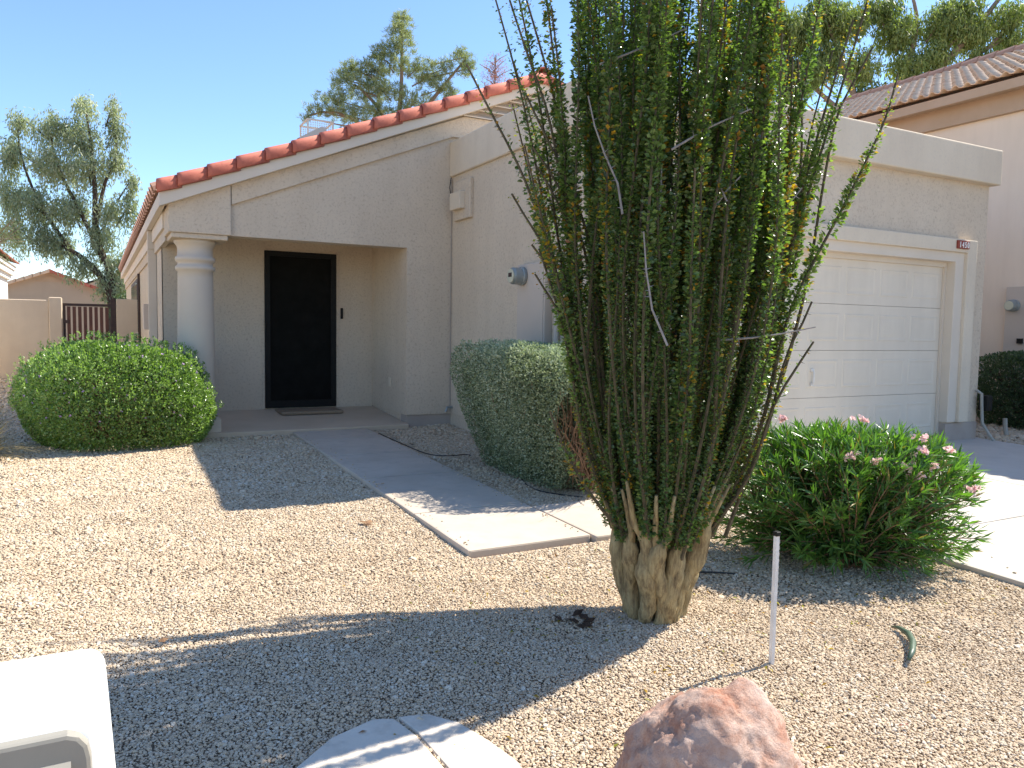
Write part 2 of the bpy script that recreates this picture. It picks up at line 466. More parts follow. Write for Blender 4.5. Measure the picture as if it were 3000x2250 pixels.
# stem walls, set back a finger's width under the stucco
box('stem_wall', M['stem_paint'], house, 3.432, 4.04, 9.195, 9.40, -.35, .015)
box('stem_wall', M['stucco'], house, 3.4325, 3.60, 9.40, 10.55, -.2, .015)
box('stem_wall', M['stucco'], house, 4.04, 4.2, 6.0, 9.2, -.45, .015)
box('stem_wall', M['stem_paint'], house, .742, .92, 10.55, 23.95, -.3, .015)
# porch floor
pf = MB().prism([(9.10, -.25), (10.56, -.25), (10.56, 0), (9.10, -.098)], 'x', .70, 3.43).build('porch_floor', M['porch_concrete'], house)
bevel_obj(pf, .012, 2)
# side wall, roof edge and cornice on the left
box('side_wall', M['stucco'], house, .727, .90, 10.562, 24.0, .012, 2.42)
box('rear_wall', M['stucco'], house, .90, 9.85, 23.8, 23.99, .01, 2.4)
box('eave_fascia', M['trim'], house, .602, .66, 9.205, 24.3, 2.365, 2.50)
box('eave_soffit', M['trim'], house, .655, .80, 9.72, 24.3, 2.372, 2.41)
box('cornice', M['trim'], house, .672, .74, 9.72, 24.0, 2.20, 2.372)
box('cornice', M['stucco'], house, .700, .76, 9.72, 24.0, 2.06, 2.20)
box('side_beam', M['stucco'], house, .735, 1.22, 9.70, 10.57, 2.105, 2.40)
# column block with stepped underside
b = MB().prism([(.69, 2.10), (1.331, 2.10), (1.331, zf(1.331) + .02), (.69, zf(.69) + .02)], 'y', 9.12, 9.72)
bevel_obj(b.build('column_block', M['stucco'], house), .012, 2)
bevel_obj(box('column_block', M['stucco'], house, .72, 1.30, 9.145, 9.69, 2.045, 2.10), .012, 2)
# column
prof = [(.215, .05), (.215, .10), (.198, .13), (.199, .5), (.196, 1.0), (.186, 1.62), (.185, 1.70), (.205, 1.712), (.213, 1.735), (.205, 1.758), (.187, 1.768),
        (.187, 1.80), (.207, 1.812), (.214, 1.835), (.207, 1.86), (.187, 1.872), (.185, 1.95), (.195, 1.985), (.212, 2.005), (.222, 2.02), (.222, 2.046)]
col = MB().lathe(prof, .985, 9.41, 40).build('column', M['column_paint'], house, sm=True)
bevel_obj(box('column_base', M['stucco_pale'], col, .755, 1.215, 9.16, 9.66, -.22, .055), .02, 2)

# rake board, trim band under it
x0, x1 = .60, 9.90
def band(lo, hi, y0, y1, name, mat, xs_=(x0, 5.25, x1)):
    return MB().prism([(x, lo(x)) for x in xs_] + [(x, hi(x)) for x in reversed(xs_)], 'y', y0, y1).build(name, mat, house)
band(zf, lambda x: zt(x) - .105, 9.02, 9.20, 'rake_board', M['trim'])
MB().prism([(1.34, 2.445), (4.01, 3.530), (6.49, 3.530), (9.16, 2.445), (9.16, zf(9.16) + .01), (6.33, 3.80), (4.17, 3.80), (1.34, zf(1.34) + .01)], 'y', 9.135, 9.185).build('gable_trim', M['stucco'], house)
vent = MB().prism([(4.19, 3.80), (6.31, 3.80), (5.25, zf(5.25) - .01)], 'y', 9.170, 9.176).build('gable_vent', M['stem_paint'], house)  # backing takes the tone of shaded stucco: shade between slats put into the colour
for k in range(8):
    z = 3.80 + k * .090
    half = (zf(5.25) - z) / .4125 - .03
    if half < .1: break
    MB().prism([(9.10, z), (9.165, z + .040), (9.165, z + .052), (9.10, z + .012)], 'x', 5.25 - half, 5.25 + half).build('vent_slat', M['trim'], vent)

# rake tiles: one rounded L-shaped tile after another up the gable edge
XT = [.574, .776, 1.076, 1.375, 1.680, 1.974, 2.293, 2.600, 2.923, 3.239, 3.535, 3.827, 4.127, 4.396, 4.719, 5.045, 5.25]
PR = [(8.985, -.125), (8.978, -.06), (8.980, -.03), (8.995, -.008), (9.02, .008), (9.055, .014), (9.09, .006), (9.12, -.012), (9.15, -.04), (9.19, -.06)]
def rake_tile(xa, xb, mirror=False):
    vs, fs = [], []
    n = len(PR)
    for t, (x, fl) in enumerate(((xa, 1.0), (xa + .05, .85), (xb + .045, 0.0))):
        for inner in (0, 1):
            for (y, h) in PR:
                yy = y - .022 * fl + inner * .014 * (1 if y < 9.05 else -.2)
                hh = h + .022 * fl - inner * .016
                vs.append((10.5 - x if mirror else x, yy, zt(x) + hh))
    for t in range(2):
        a, c = t * 2 * n, (t + 1) * 2 * n
        for i in range(n - 1):
            fs.append((a + i, a + i + 1, c + i + 1, c + i))
            fs.append((a + n + i, c + n + i, c + n + i + 1, a + n + i + 1))
        fs.append((a, c, c + n, a + n)); fs.append((a + n - 1, a + 2 * n - 1, c + 2 * n - 1, c + n - 1))
    for i in range(n - 1):
        fs.append((i, n + i, n + i + 1, i + 1))
        fs.append((4 * n + i, 4 * n + i + 1, 5 * n + i + 1, 5 * n + i))
    o = MB().add(vs, fs).build('rake_tile', M['rake_tile'], house)
    o.data.polygons.foreach_set('use_smooth', [len(p.vertices) == 4 and abs(p.normal.x) < .75 for p in o.data.polygons])
for i in range(len(XT) - 1): rake_tile(XT[i], XT[i + 1])
XM = [.574 + .31 * k for k in range(16)]
for i in range(15): rake_tile(XM[i], XM[i + 1], True)
# ridge tiles
def barrel(name, mat, parent, a, b_, r0, r1, wdir=(0, 1, 0), n=6, kind=None):
    a, b_ = Vector(a), Vector(b_); t = (b_ - a).normalized(); w = Vector(wdir); w = (w - t * w.dot(t)).normalized(); u = t.cross(w)
    if u.z < 0: u = -u
    vs, fs = [], []
    for p, r in ((a, r0), (b_, r1)):
        for s in (0, .016):
            for i in range(n + 1):
                q = math.pi * i / n
                vs.append(p + w * math.cos(q) * (r - s) + u * math.sin(q) * (r - s))
    m = n + 1
    for i in range(n):
        fs += [(i, i + 1, 2 * m + i + 1, 2 * m + i), (m + i, 3 * m + i, 3 * m + i + 1, m + i + 1), (i, m + i, m + i + 1, i + 1), (2 * m + i, 2 * m + i + 1, 3 * m + i + 1, 3 * m + i)]
    return MB().add(vs, fs).build(name, mat, parent, kind=kind)
for k in range(12):
    y = 9.0 + k * .4
    barrel('ridge_tile', M['rake_tile'], house, (5.25, y, zt(5.25) - .045), (5.25, y + .44, zt(5.25) - .055), .11, .10, (1, 0, 0))
# roof deck with rows of barrel tiles, and the tile ends along the left eave
def tile_field(name, mat, parent, ex, ez, rx, rz, y0, y1, pitch=.30, rows=12, amp=.035):
    ny = int((y1 - y0) / pitch * 6) + 1
    Y = np.linspace(y0, y1, ny)
    wave = np.abs(np.sin(np.pi * (Y - y0) / pitch)) * amp
    Vv = []
    L = math.hypot(rx - ex, rz - ez); nxz = (-(rz - ez) / L, (rx - ex) / L)
    if nxz[1] < 0: nxz = (-nxz[0], -nxz[1])
    for r in range(rows):
        for t, h in ((r / rows, .032), ((r + 1) / rows + .004, .0)):
            x = ex + (rx - ex) * t; z = ez + (rz - ez) * t
            k = wave + h
            Vv.append(np.stack([x + nxz[0] * k, Y, z + nxz[1] * k], 1))
    Vv = np.concatenate(Vv)
    i = np.arange(ny - 1)
    F = []
    for r in range(2 * rows - 1):
        F.append(np.stack([r * ny + i, r * ny + i + 1, (r + 1) * ny + i + 1, (r + 1) * ny + i], 1))
    o = link(name, tri_mesh(name, Vv, np.concatenate(F)), mat, parent, kind='stuff')
    return o
tile_field('roof_tiles', M['field_tile'], house, .60, 2.50, 5.25, zt(5.25) - .07, 9.18, 24.2, rows=14)
tile_field('roof_tiles', M['field_tile'], house, 9.90, 2.50, 5.25, zt(5.25) - .07, 9.18, 24.2, rows=14)
et = None
for k in range(49):
    y = 9.33 + .30 * k
    if et is None:
        et = barrel('eave_tile', M['field_tile'], house, (.565, y, 2.535), (.86, y, 2.535 + .295 * RS), .10, .095)
    else:
        c = et.copy(); COL.objects.link(c); c.location = et.location + Vector((0, .30 * k, 0))

# porch: screen door, frame, mat, outlet, doorbell
MB().prism([(1.915, 0.0), (1.945, 0.0), (1.945, 2.10), (2.905, 2.10), (2.905, 0.0), (2.935, 0.0), (2.935, 2.13), (1.915, 2.13)], 'y', 10.548, 10.565).build('door_frame', M['stucco'], house)
door = box('door', M['black_screen'], house, 1.95, 2.90, 10.548, 10.562, .015, 2.095)
for a in ((1.95, 2.90, 2.03, 2.095), (1.95, 2.90, .015, .11), (1.95, 2.02, .11, 2.03), (2.83, 2.90, .11, 2.03)):
    box('door_rail', M['black_metal'], door, a[0], a[1], 10.527, 10.549, a[2], a[3], bev=.004)
box('lock_plate', M['black_metal'], door, 2.80, 2.885, 10.515, 10.528, .86, 1.10, bev=.004)
MB().lathe([(.012, 0), (.014, .0), (.03, .015), (.03, .03), (.0, .035)], 0, 0, 14).build('knob', M['black_metal'], door)
kn = door.children[-1]; kn.rotation_euler = (math.pi / 2, 0, 0); kn.location = (2.845, 10.516, .93)
for z in (.35, 1.05, 1.78): MB().tube([(1.958, 10.522, z), (1.958, 10.522, z + .11)], .010, 6).build('hinge', M['black_metal'], door)
bevel_obj(box('doorbell', M['black_metal'], house, 2.965, 2.995, 10.53, 10.562, 1.22, 1.37), .006, 2)
bevel_obj(box('outlet_cover', M['stucco_pale'], house, 3.402, 3.421, 9.75, 9.82, .33, .46), .004, 1)
dm = MB().box(2.05, 2.85, 10.0, 10.46, -.028, .012, bev=.01).build('doormat', M['mat_brown'])
tag(dm, 'dark brown doormat lying before the black screen door', 'doormat')

# left side: downspout, window, pipe, small box
ds = MB().box(.622, .722, 11.62, 11.72, -.05, 2.12).box(.618, .727, 11.60, 11.74, 2.12, 2.36).build('downspout', M['trim'], house)
box('meter_cabinet', M['box_paint'], house, .64, .727, 13.4, 13.7, 1.02, 1.42, bev=.006)
win = box('window', M['dark_iron'], house, .705, .729, 17.0, 19.9, .95, 2.0)
box('pane', M['glass_dark'], win, .700, .706, 17.1, 18.42, 1.03, 1.92); box('pane', M['glass_dark'], win, .700, .706, 18.48, 19.8, 1.03, 1.92)
box('window_sill', M['trim'], win, .66, .728, 16.9, 20.0, .88, .949)
MB().tube([(.70, 16.2, .0), (.70, 16.2, 2.05)], .022, 8).build('wall_pipe', M['dark_iron'], house)

# garage block
MB().prism([(5.95, .012), (9.181, .012), (9.181, 3.05), (5.95, 3.05)], 'x', 4.025, 4.2).build('garage_side_wall', M['stucco'], house)
MB().prism([(4.0255, .012), (4.52, .012), (4.52, 2.04), (9.40, 2.04), (9.40, .012), (10.07, .012), (10.07, 3.05), (4.0255, 3.05)], 'y', 5.951, 6.14).build('garage_front_wall', M['stucco'], house)
box('garage_side_wall', M['stucco'], house, 9.88, 10.068, 6.139, 12.0, .012, 3.05)
box('stem_wall', M['stem_paint'], house, 4.04, 4.53, 5.965, 6.13, -.45, .014)
box('stem_wall', M['stem_paint'], house, 9.395, 10.055, 5.93, 6.13, -.45, .014)
box('stem_wall', M['stem_paint'], house, 9.89, 10.055, 6.13, 12.0, -.45, .014)
par = MB().prism([(3.982, 5.83), (10.13, 5.83), (10.13, 12.0), (9.86, 12.0), (9.86, 6.12), (4.26, 6.12), (4.26, 9.178), (3.982, 9.178)], 'z', 3.03, 3.465).build('parapet', M['stucco_pale'], house)
bevel_obj(par, .022, 3)
box('garage_roof', M['concrete'], house, 4.19, 9.89, 6.1, 9.2, 3.10, 3.16)
o = MB().prism([(4.165, .03), (4.36, .03), (4.36, 2.152), (9.56, 2.152), (9.56, .03), (9.755, .03), (9.755, 2.312), (4.165, 2.312)], 'y', 5.862, 5.955).build('garage_surround', M['stucco_pale'], house); bevel_obj(o, .012, 2)
o = MB().prism([(4.355, .03), (4.53, .03), (4.53, 2.035), (9.39, 2.035), (9.39, .03), (9.565, .03), (9.565, 2.158), (4.355, 2.158)], 'y', 5.905, 6.02).build('garage_surround', M['trim'], house); bevel_obj(o, .008, 2)
MB().prism([(4.525, -.12), (4.56, -.12), (4.56, 1.975), (9.36, 1.975), (9.36, -.12), (9.395, -.12), (9.395, 2.039), (4.525, 2.039)], 'y', 6.018, 6.05).build('door_stop', M['trim'], house)
gd = MB()
ZL = [-.145, .392, .930, 1.460, 1.995]
for k in range(4): gd.box(4.53, 9.385, 6.052, 6.10, ZL[k] + (.002 if k else 0), ZL[k + 1] - .002)
gd = gd.build('garage_door', M['garage_paint'], house)
for k in range(4):
    for i in range(8):
        xa = 4.60 + i * .5965; xb = xa + .52; za = ZL[k] + .11; zb = ZL[k + 1] - .105
        pm = MB()
        a = (xa, xb, za, zb)
        r1 = [(a[0], a[2]), (a[1], a[2]), (a[1], a[3]), (a[0], a[3])]
        ins = lambda d: [(a[0] + d, a[2] + d), (a[1] - d, a[2] + d), (a[1] - d, a[3] - d), (a[0] + d, a[3] - d)]
        rings = [(r1, 6.053), (ins(.010), 6.0475), (ins(.024), 6.0475), (ins(.038), 6.0508), (ins(.060), 6.0508), (ins(.085), 6.0488)]
        vs = [(p[0], y, p[1]) for rg, y in rings for p in rg]
        fs = []
        for q in range(5):
            for e in range(4):
                fs.append((q * 4 + e, q * 4 + (e + 1) % 4, q * 4 + 4 + (e + 1) % 4, q * 4 + 4 + e))
        fs.append((20, 21, 22, 23))
        pm.add(vs, fs).build('door_panel', M['garage_paint'], gd)
MB().box(7.055, 7.10, 6.03, 6.05, .69, .72).box(7.055, 7.10, 6.03, 6.05, .53, .56).tube([(7.078, 6.032, .54), (7.078, 6.015, .57), (7.078, 6.015, .68), (7.078, 6.032, .71)], .009, 6).build('door_handle', M['white_metal'], gd)

# electric meter cabinet on the garage side wall
mb_ = bevel_obj(box('meter_cabinet', M['box_paint'], house, 3.93, 4.026, 6.66, 7.23, .55, 1.79), .006, 1)
box('cabinet_door', M['box_paint'], mb_, 3.921, 3.931, 6.675, 6.985, .58, 1.77)
mt = MB().lathe([(.098, .0), (.098, .03), (.088, .035), (.088, .12), (.078, .14), (.0, .141)], 0, 0, 26).build('meter', M['meter_grey'], mb_, sm=False)
mt.rotation_euler = (0, -math.pi / 2, 0); mt.location = (3.925, 7.10, 1.665)
mf = MB().lathe([(.070, .1415), (.070, .150), (.0, .152)], 0, 0, 22).build('meter_face', M['meter_glass'])
mf.parent = mt; mf.location = (0, 0, 0)
f2 = MB().box(-.012, .030, -.035, .035, .1525, .155).build('meter_dial', M['dark_iron']); f2.parent = mt
for z in (0,): MB().tube([(3.99, 6.52, .2), (3.99, 6.52, 1.6)], .025, 8).build('conduit', M['box_paint'], house)
# raised plate with a small box high on the same wall, hose bib low in the corner
pl = bevel_obj(box('wall_plate', M['stucco'], house, 3.975, 4.027, 8.545, 9.03, 2.455, 2.93), .008, 1)
bevel_obj(box('utility_box', M['stucco_pale'], pl, 3.90, 3.976, 8.68, 8.98, 2.575, 2.785), .01, 2)
MB().tube([(3.99, 9.14, 3.02), (3.975, 9.15, 2.9), (3.985, 9.12, 2.75), (3.96, 8.98, 2.7)], .006, 5).build('cable', M['black_tube'], house)
MB().tube([(4.02, 9.165, .02), (4.012, 9.165, 1.2), (4.012, 9.165, 3.0)], .006, 5).build('cable', M['stem_paint'], house)
MB().tube([(4.02, 9.10, .10), (3.95, 9.10, .10), (3.93, 9.10, .04)], .016, 7).build('hose_bib', M['meter_grey'], house)

# chimney behind the ridge line
ch = box('chimney', M['stucco'], house, 3.83, 4.32, 16.0, 16.6, 3.4, 4.98)
cg = MB()
for x in (3.82, 4.33):
    for y in (15.98, 16.62): cg.box(x - .015, x + .015, y - .015, y + .015, 4.98, 5.27)
cg.box(3.80, 4.35, 15.96, 15.99, 5.27, 5.30).box(3.80, 4.35, 16.61, 16.64, 5.27, 5.30).box(3.80, 3.83, 15.99, 16.61, 5.27, 5.30).box(4.32, 4.35, 15.99, 16.61, 5.27, 5.30)
for k in range(11):
    cg.box(3.83 + k * .045, 3.838 + k * .045, 15.975, 15.982, 4.98, 5.27); cg.box(3.83 + k * .045, 3.838 + k * .045, 16.615, 16.622, 4.98, 5.27)
for k in range(6):
    cg.box(3.82, 4.33, 15.967, 15.974, 5.0 + k * .045, 5.006 + k * .045); cg.box(3.82, 4.33, 16.622, 16.629, 5.0 + k * .045, 5.006 + k * .045)
cg.build('chimney_cap', M['trim'], ch)
MB().prism([(3.52, 4.78), (4.08, 4.78), (4.08, 5.06), (3.98, 5.06)], 'y', 15.55, 15.95).build('chimney_flashing', M['trim'], ch)

# house number
sign = empty('house_number_sign', (9.43, 5.855, 2.24), 'red house number plate with white 1450 at the right end of the garage surround', 'sign')
bevel_obj(MB().box(9.312, 9.545, 5.835, 5.861, 2.192, 2.292).build('plate', M['sign_red'], sign), .004, 1)
for k, ch_ in enumerate('1450'):
    cu = bpy.data.curves.new('digit', 'FONT'); cu.body = ch_; cu.size = .100; cu.extrude = .004; cu.align_x = 'CENTER'; cu.offset = .0012
    cu.materials.append(M['sign_white'])
    tmp = bpy.data.objects.new('digit', cu)
    dme = bpy.data.meshes.new_from_object(tmp); bpy.data.objects.remove(tmp)
    t = bpy.data.objects.new('digit', dme); COL.objects.link(t); t.parent = sign
    t.rotation_euler = (math.pi / 2, 0, 0); t.location = (-.082 + k * .053, -.0245, -.036)
    t.scale = (.72, 1, 1)

# things at the right corner of the garage
hb = empty('hose_timer', (10.12, 5.88, .2), 'black irrigation timer on a bent white pipe at the right garage corner', 'irrigation timer')
bevel_obj(MB().box(10.05, 10.17, 5.80, 5.92, .16, .36).build('timer_body', M['black_metal'], hb), .02, 2)
MB().tube([(10.02, 5.93, .42), (10.03, 5.87, .38), (10.04, 5.86, .16), (10.03, 5.84, .0), (10.07, 5.75, -.16), (10.12, 5.70, -.26)], .02, 8).build('pipe', M['pvc'], hb)
p2 = MB().tube([(11.0, 6.1, .0), (11.0, 6.09, -.12), (10.98, 6.05, -.26)], .03, 8).build('pipe_stub', M['pvc'])
tag(p2, 'short pale pipe stub rising from the bare bed beside the driveway', 'pipe')
bb = MB().prism([(10.35, .28), (10.56, .28), (10.60, -.25), (10.38, -.25)], 'y', 7.1, 7.4).build('green_bin', surf('bin_green', (.02, .06, .06), (.03, .08, .08), 8, .5))
tag(bb, 'dark blue green bin in the gap beside the garage corner', 'bin')

# ------------------------------------------------------------------ yard wall and gate
yw = empty('yard_wall', (-1.5, 17, 0), 'beige stucco yard wall with end pier left of the gate', 'wall')
bevel_obj(MB().box(-2.44, -.80, 17.0, 17.16, -.1, 1.53).build('wall_panel', M['block_wall'], yw), .01, 1)
bevel_obj(MB().box(-.80, -.585, 16.95, 17.20, -.1, 1.585).build('pier', M['block_wall'], yw), .012, 1)
yw2 = MB().box(.335, .728, 17.0, 17.16, -.1, 1.59).build('yard_wall_stub', M['block_wall'])
tag(bevel_obj(yw2, .01, 1), 'short beige stucco wall between the gate and the house', 'wall')
gate = empty('gate', (-.1, 17.05, 0), 'dark brown slatted gate between the yard wall and the house', 'gate')
gf = MB()
for a in ((-.575, -.53, .0, 1.48), (.235, .33, -.1, 1.60), (-.53, .235, 1.43, 1.48), (-.53, .235, .35, .40)):
    gf.box(a[0], a[1], 17.04, 17.09, a[2], a[3])
gf.build('gate_frame', M['dark_iron'], gate)
for k in range(8): MB().box(-.505 + k * .092, -.505 + k * .092 + .058, 17.015, 17.037, .02, 1.42).build('slat', M['slat_wood'], gate)
MB().box(-.56, -.48, 16.99, 17.03, 1.10, 1.16).build('latch', M['dark_iron'], gate)

# ------------------------------------------------------------------ neighbouring houses
nb = empty('neighbour_house', (16, 8, 0), 'two storey pinkish stucco house with pale tile roof right of the driveway', 'house')
box('wall', M['nb_wall'], nb, 13.0, 23.0, 2.0, 14.2, -.4, 5.20)
box('eave_fascia', M['tan_trim'], nb, 12.60, 12.68, 1.6, 14.4, 4.98, 5.13)
box('eave_soffit', M['tan_trim'], nb, 12.68, 13.1, 1.6, 14.4, 5.02, 5.06)
box('cornice', M['tan_trim'], nb, 12.90, 13.02, 1.9, 14.3, 4.70, 5.02)
EX, EZ, RX, RZ = 12.55, 5.12, 18.0, 7.34
MB().prism([(EX + .05, EZ - .03), (RX, RZ - .05), (2 * RX - EX - .05, EZ - .03), (23.0, 5.0), (13.0, 5.0)], 'y', 1.7, 14.35).build('roof_deck', M['tan_trim'], nb)
# one S-shaped roof tile, copied over the slope that faces the driveway
SL = math.hypot(RX - EX, RZ - EZ); TX, TZ = (RX - EX) / SL, (RZ - EZ) / SL
def s_tile():
    vs, fs = [], []
    prof = [(-.104, .014), (-.07, .003), (-.04, .0), (-.012, .016), (.014, .044), (.046, .058), (.078, .044), (.101, .010)]
    n = len(prof)
    for d, h in ((0.0, .055), (.345, .0)):
        for s in (0, -.018):
            for y, z in prof: vs.append((d * TX - (z + h + s) * TZ, -y, d * TZ + (z + h + s) * TX))
    for i in range(n - 1):
        fs += [(i, i + 1, 2 * n + i + 1, 2 * n + i), (n + i, 3 * n + i, 3 * n + i + 1, n + i + 1), (i, n + i, n + i + 1, i + 1)]
    me = MB().add(vs, fs).mesh('roof_tile'); me.materials.append(M['pale_tile'])
    smooth(me)
    return me
stm = s_tile()
roof = nb
rows, cols, rest = 18, 63, MB()
cnt = 0
cells = [(c, r) for c in range(cols) for r in range(rows)]
# the 300 that show largest: the stretch of roof that the photo shows, from the eave up
cells.sort(key=lambda q: (0 if 6.9 < 1.9 + q[0] * .20 < 10.4 else 1, q[0], q[1]))
for c, r in cells:
    y = 1.9 + c * .20; d = r * SL / rows
    p = Vector((EX + d * TX + RNG.normal() * .003, y, EZ + d * TZ + .02 + RNG.normal() * .003))
    if cnt < 298:
        link('roof_tile', stm, None, nb).location = p - nb.location
        cnt += 1
    else:
        rest.add([Vector(v.co) + p for v in stm.vertices], [tuple(f.vertices) for f in stm.polygons])
o = rest.build('roof_tiles', M['pale_tile'], nb, sm=True, kind='stuff')
for k in range(32):
    y = 1.8 + k * .40
    barrel('ridge_tile', M['field_tile'], nb, (RX, y, RZ + .06), (RX, y + .43, RZ + .045), .16, .145, (1, 0, 0))
tile_field('roof_tiles', M['pale_tile'], nb, 2 * RX - EX, EZ, RX, RZ, 1.8, 14.4, .315, 14)
mb2 = box('meter_cabinet', M['box_paint'], nb, 12.90, 13.0, 6.6, 7.25, .45, 1.92)
mt2 = mt.copy(); COL.objects.link(mt2); mt2.parent = mb2; mt2.location = (12.90, 7.12, 1.62)
mf2 = mf.copy(); COL.objects.link(mf2); mf2.parent = mb2; mf2.rotation_euler = mt.rotation_euler; mf2.location = mt2.location
box('cabinet_lock', M['black_metal'], mb2, 12.86, 12.9, 6.95, 7.03, 1.02, 1.10)

nl = empty('neighbour_house', (-5, 20, 0), 'white stucco house with red eave at the left edge', 'house')
box('wall', M['nb_white'], nl, -9.0, -2.45, 12.0, 28.9, -.2, 2.66)
box('cornice', M['nb_white'], nl, -2.47, -2.36, 11.9, 29.0, 2.42, 2.56); box('cornice', M['nb_white'], nl, -2.47, -2.28, 11.9, 29.1, 2.56, 2.72)
box('eave_fascia', M['nb_white'], nl, -2.47, -2.24, 11.9, 29.2, 2.72, 2.84)
tile_field('roof_tiles', M['rake_tile'], nl, -2.15, 2.90, -5.7, 4.35, 11.8, 29.3, .3, 10)
MB().prism([(-2.2, 2.83), (-5.7, 4.28), (-9.2, 2.83)], 'y', 12.0, 29.2).build('roof_deck', M['nb_white'], nl)
nt_ = empty('neighbour_house', (-1.9, 45, 0), 'tan gabled house with red tile edges beyond the gate', 'house')
zg = lambda x: 3.43 - .385 * abs(x + 1.9)
MB().prism([(-6.2, -.2), (2.4, -.2), (2.4, zg(2.4)), (-1.9, 3.43), (-6.2, zg(-6.2))], 'y', 42.0, 52.0).build('wall', M['nb_tan'], nt_)
for s in (1, -1):
    for k in range(14):
        a = -1.9 + s * k * .33; c_ = -1.9 + s * (k + 1.08) * .33
        MB().prism([(a, zg(a)), (c_, zg(c_)), (c_, zg(c_) + .13), (a, zg(a) + .16)], 'y', 41.7, 42.1).build('rake_tile', M['pale_tile'] if s < 0 else M['rake_tile'], nt_)
MB().prism([(-1.9 - 4.7, zg(-6.6) + .02), (-1.9, 3.45), (2.8, zg(2.8) + .02), (-1.9, 3.56)], 'y', 42.1, 52.3).build('roof_tiles', M['field_tile'], nt_)
MB().prism([(-2.6, 3.0), (-1.2, 3.0), (-1.9, 3.30)], 'y', 41.985, 41.999).build('gable_vent', M['tan_trim'], nt_)
nf = empty('neighbour_house', (1.5, 62, 0), 'distant house with small red tile roof behind the tree trunk', 'house')
MB().box(-.6, 6, 62, 70, -.2, 3.9).build('wall', M['nb_tan'], nf)
tile_field('roof_tiles', M['pale_tile'], nf, -.9, 3.8, 2.7, 5.3, 61.6, 70.4, .35, 8)
MB().prism([(-.8, 3.75), (2.7, 5.22), (6.2, 3.75)], 'y', 61.8, 70).build('roof_deck', M['nb_tan'], nf)

# ------------------------------------------------------------------ gravel: real pebbles over the yard (one object)
def waves(P, k, seed, n=7):
    r = np.random.default_rng(seed)
    out = np.zeros(len(P))
    for _ in range(n):
        d = r.normal(size=P.shape[1]); d = d / np.linalg.norm(d) * k * r.uniform(.5, 1.6)
        out += np.sin(P @ d + r.uniform(0, 6.28))
    return out / math.sqrt(n)

def gravel_points():
    rects = [(-7, 1.985, .9, 9.1), (1.985, 4.68, .9, 4.17), (2.885, 4.68, 5.04, 5.84), (2.885, 4.03, 5.84, 9.19),
             (-6, .72, 9.1, 17.0), (10.15, 13.0, 1.0, 14.0), (-7, 4.68, -2.9, .9)]
    out = []
    for x0, x1, y0, y1 in rects:
        for lo, hi, sp in ((0, 4.2, .0100), (4.2, 6.5, .0134), (6.5, 9, .019), (9, 12, .028), (12, 40, .055)):
            if y0 < 0 and lo < 5: sp = .03
            gx = np.arange(x0 + sp * .5, x1, sp); gy = np.arange(y0 + sp * .5, y1, sp)
            X, Y = np.meshgrid(gx, gy); P = np.stack([X.ravel(), Y.ravel()], 1)
            d = np.hypot(P[:, 0], P[:, 1]); P = P[(d >= lo) & (d < hi)]
            if len(P) == 0: continue
            P = P + RNG.uniform(-.5, .5, P.shape) * sp
            P[:, 0] = np.clip(P[:, 0], x0 + .004, x1 - .004)
            out.append(np.concatenate([P, np.full((len(P), 1), sp)], 1))
    return np.concatenate(out)
G = gravel_points()
# a few stones kicked up onto the paving, most of them close to its edges
_k = 150
_e = np.abs(RNG.normal(0, .05, _k))
_px = np.where(RNG.random(_k) < .5, 2.0 + _e, 2.87 - _e); _py = RNG.uniform(4.3, 9.0, _k)
SP = np.stack([_px, _py, np.full(_k, .011)], 1)
_x2 = RNG.uniform(4.72, 5.1, 60); SP = np.concatenate([SP, np.stack([_x2, RNG.uniform(1.5, 5.8, 60), np.full(60, .011)], 1)])
gzv = -.12 + .027 * (np.clip(G[:, 1], -3, 17) - 9.18) + GRAVEL
und = .012 * waves(G[:, :2], 2.2, 3) + .006 * waves(G[:, :2], 7.0, 13) + .004 * waves(G[:, :2], 14, 4)
Z = gzv + np.clip(und, -.007, .03) + RNG.uniform(-.003, .002, len(G))

G = np.concatenate([G, SP]); Z = np.concatenate([Z, -.12 + .027 * (SP[:, 1] - 9.18) + .004])
big = RNG.random(len(G)) < .02
size = G[:, 2] * .57 * np.exp(RNG.normal(0, .25, len(G))) * np.where(big, 1.6, 1)
gme = bpy.data.meshes.new('gravel')
gme.vertices.add(len(G)); gme.vertices.foreach_set('co', np.stack([G[:, 0], G[:, 1], Z], 1).astype(np.float32).ravel())
pt = np.clip(RNG.random(len(G)) + .05 * waves(G[:, :2], 2.6, 8) + .045 * waves(G[:, :2], 9, 18), 0, 1)
at = gme.attributes.new('ptint', 'FLOAT', 'POINT'); at.data.foreach_set('value', pt.astype(np.float32))
at = gme.attributes.new('psize', 'FLOAT', 'POINT'); at.data.foreach_set('value', size.astype(np.float32))
gob = link('gravel', gme, None, None, kind='stuff'); tag(gob, 'loose tan and pinkish gravel covering the front yard')
ng = bpy.data.node_groups.new('gravel', 'GeometryNodeTree')
ng.interface.new_socket('Geometry', in_out='INPUT', socket_type='NodeSocketGeometry')
ng.interface.new_socket('Geometry', in_out='OUTPUT', socket_type='NodeSocketGeometry')
N_, L_ = ng.nodes.new, ng.links.new
gi, go = N_('NodeGroupInput'), N_('NodeGroupOutput')
g2i = N_('GeometryNodeGeometryToInstance')
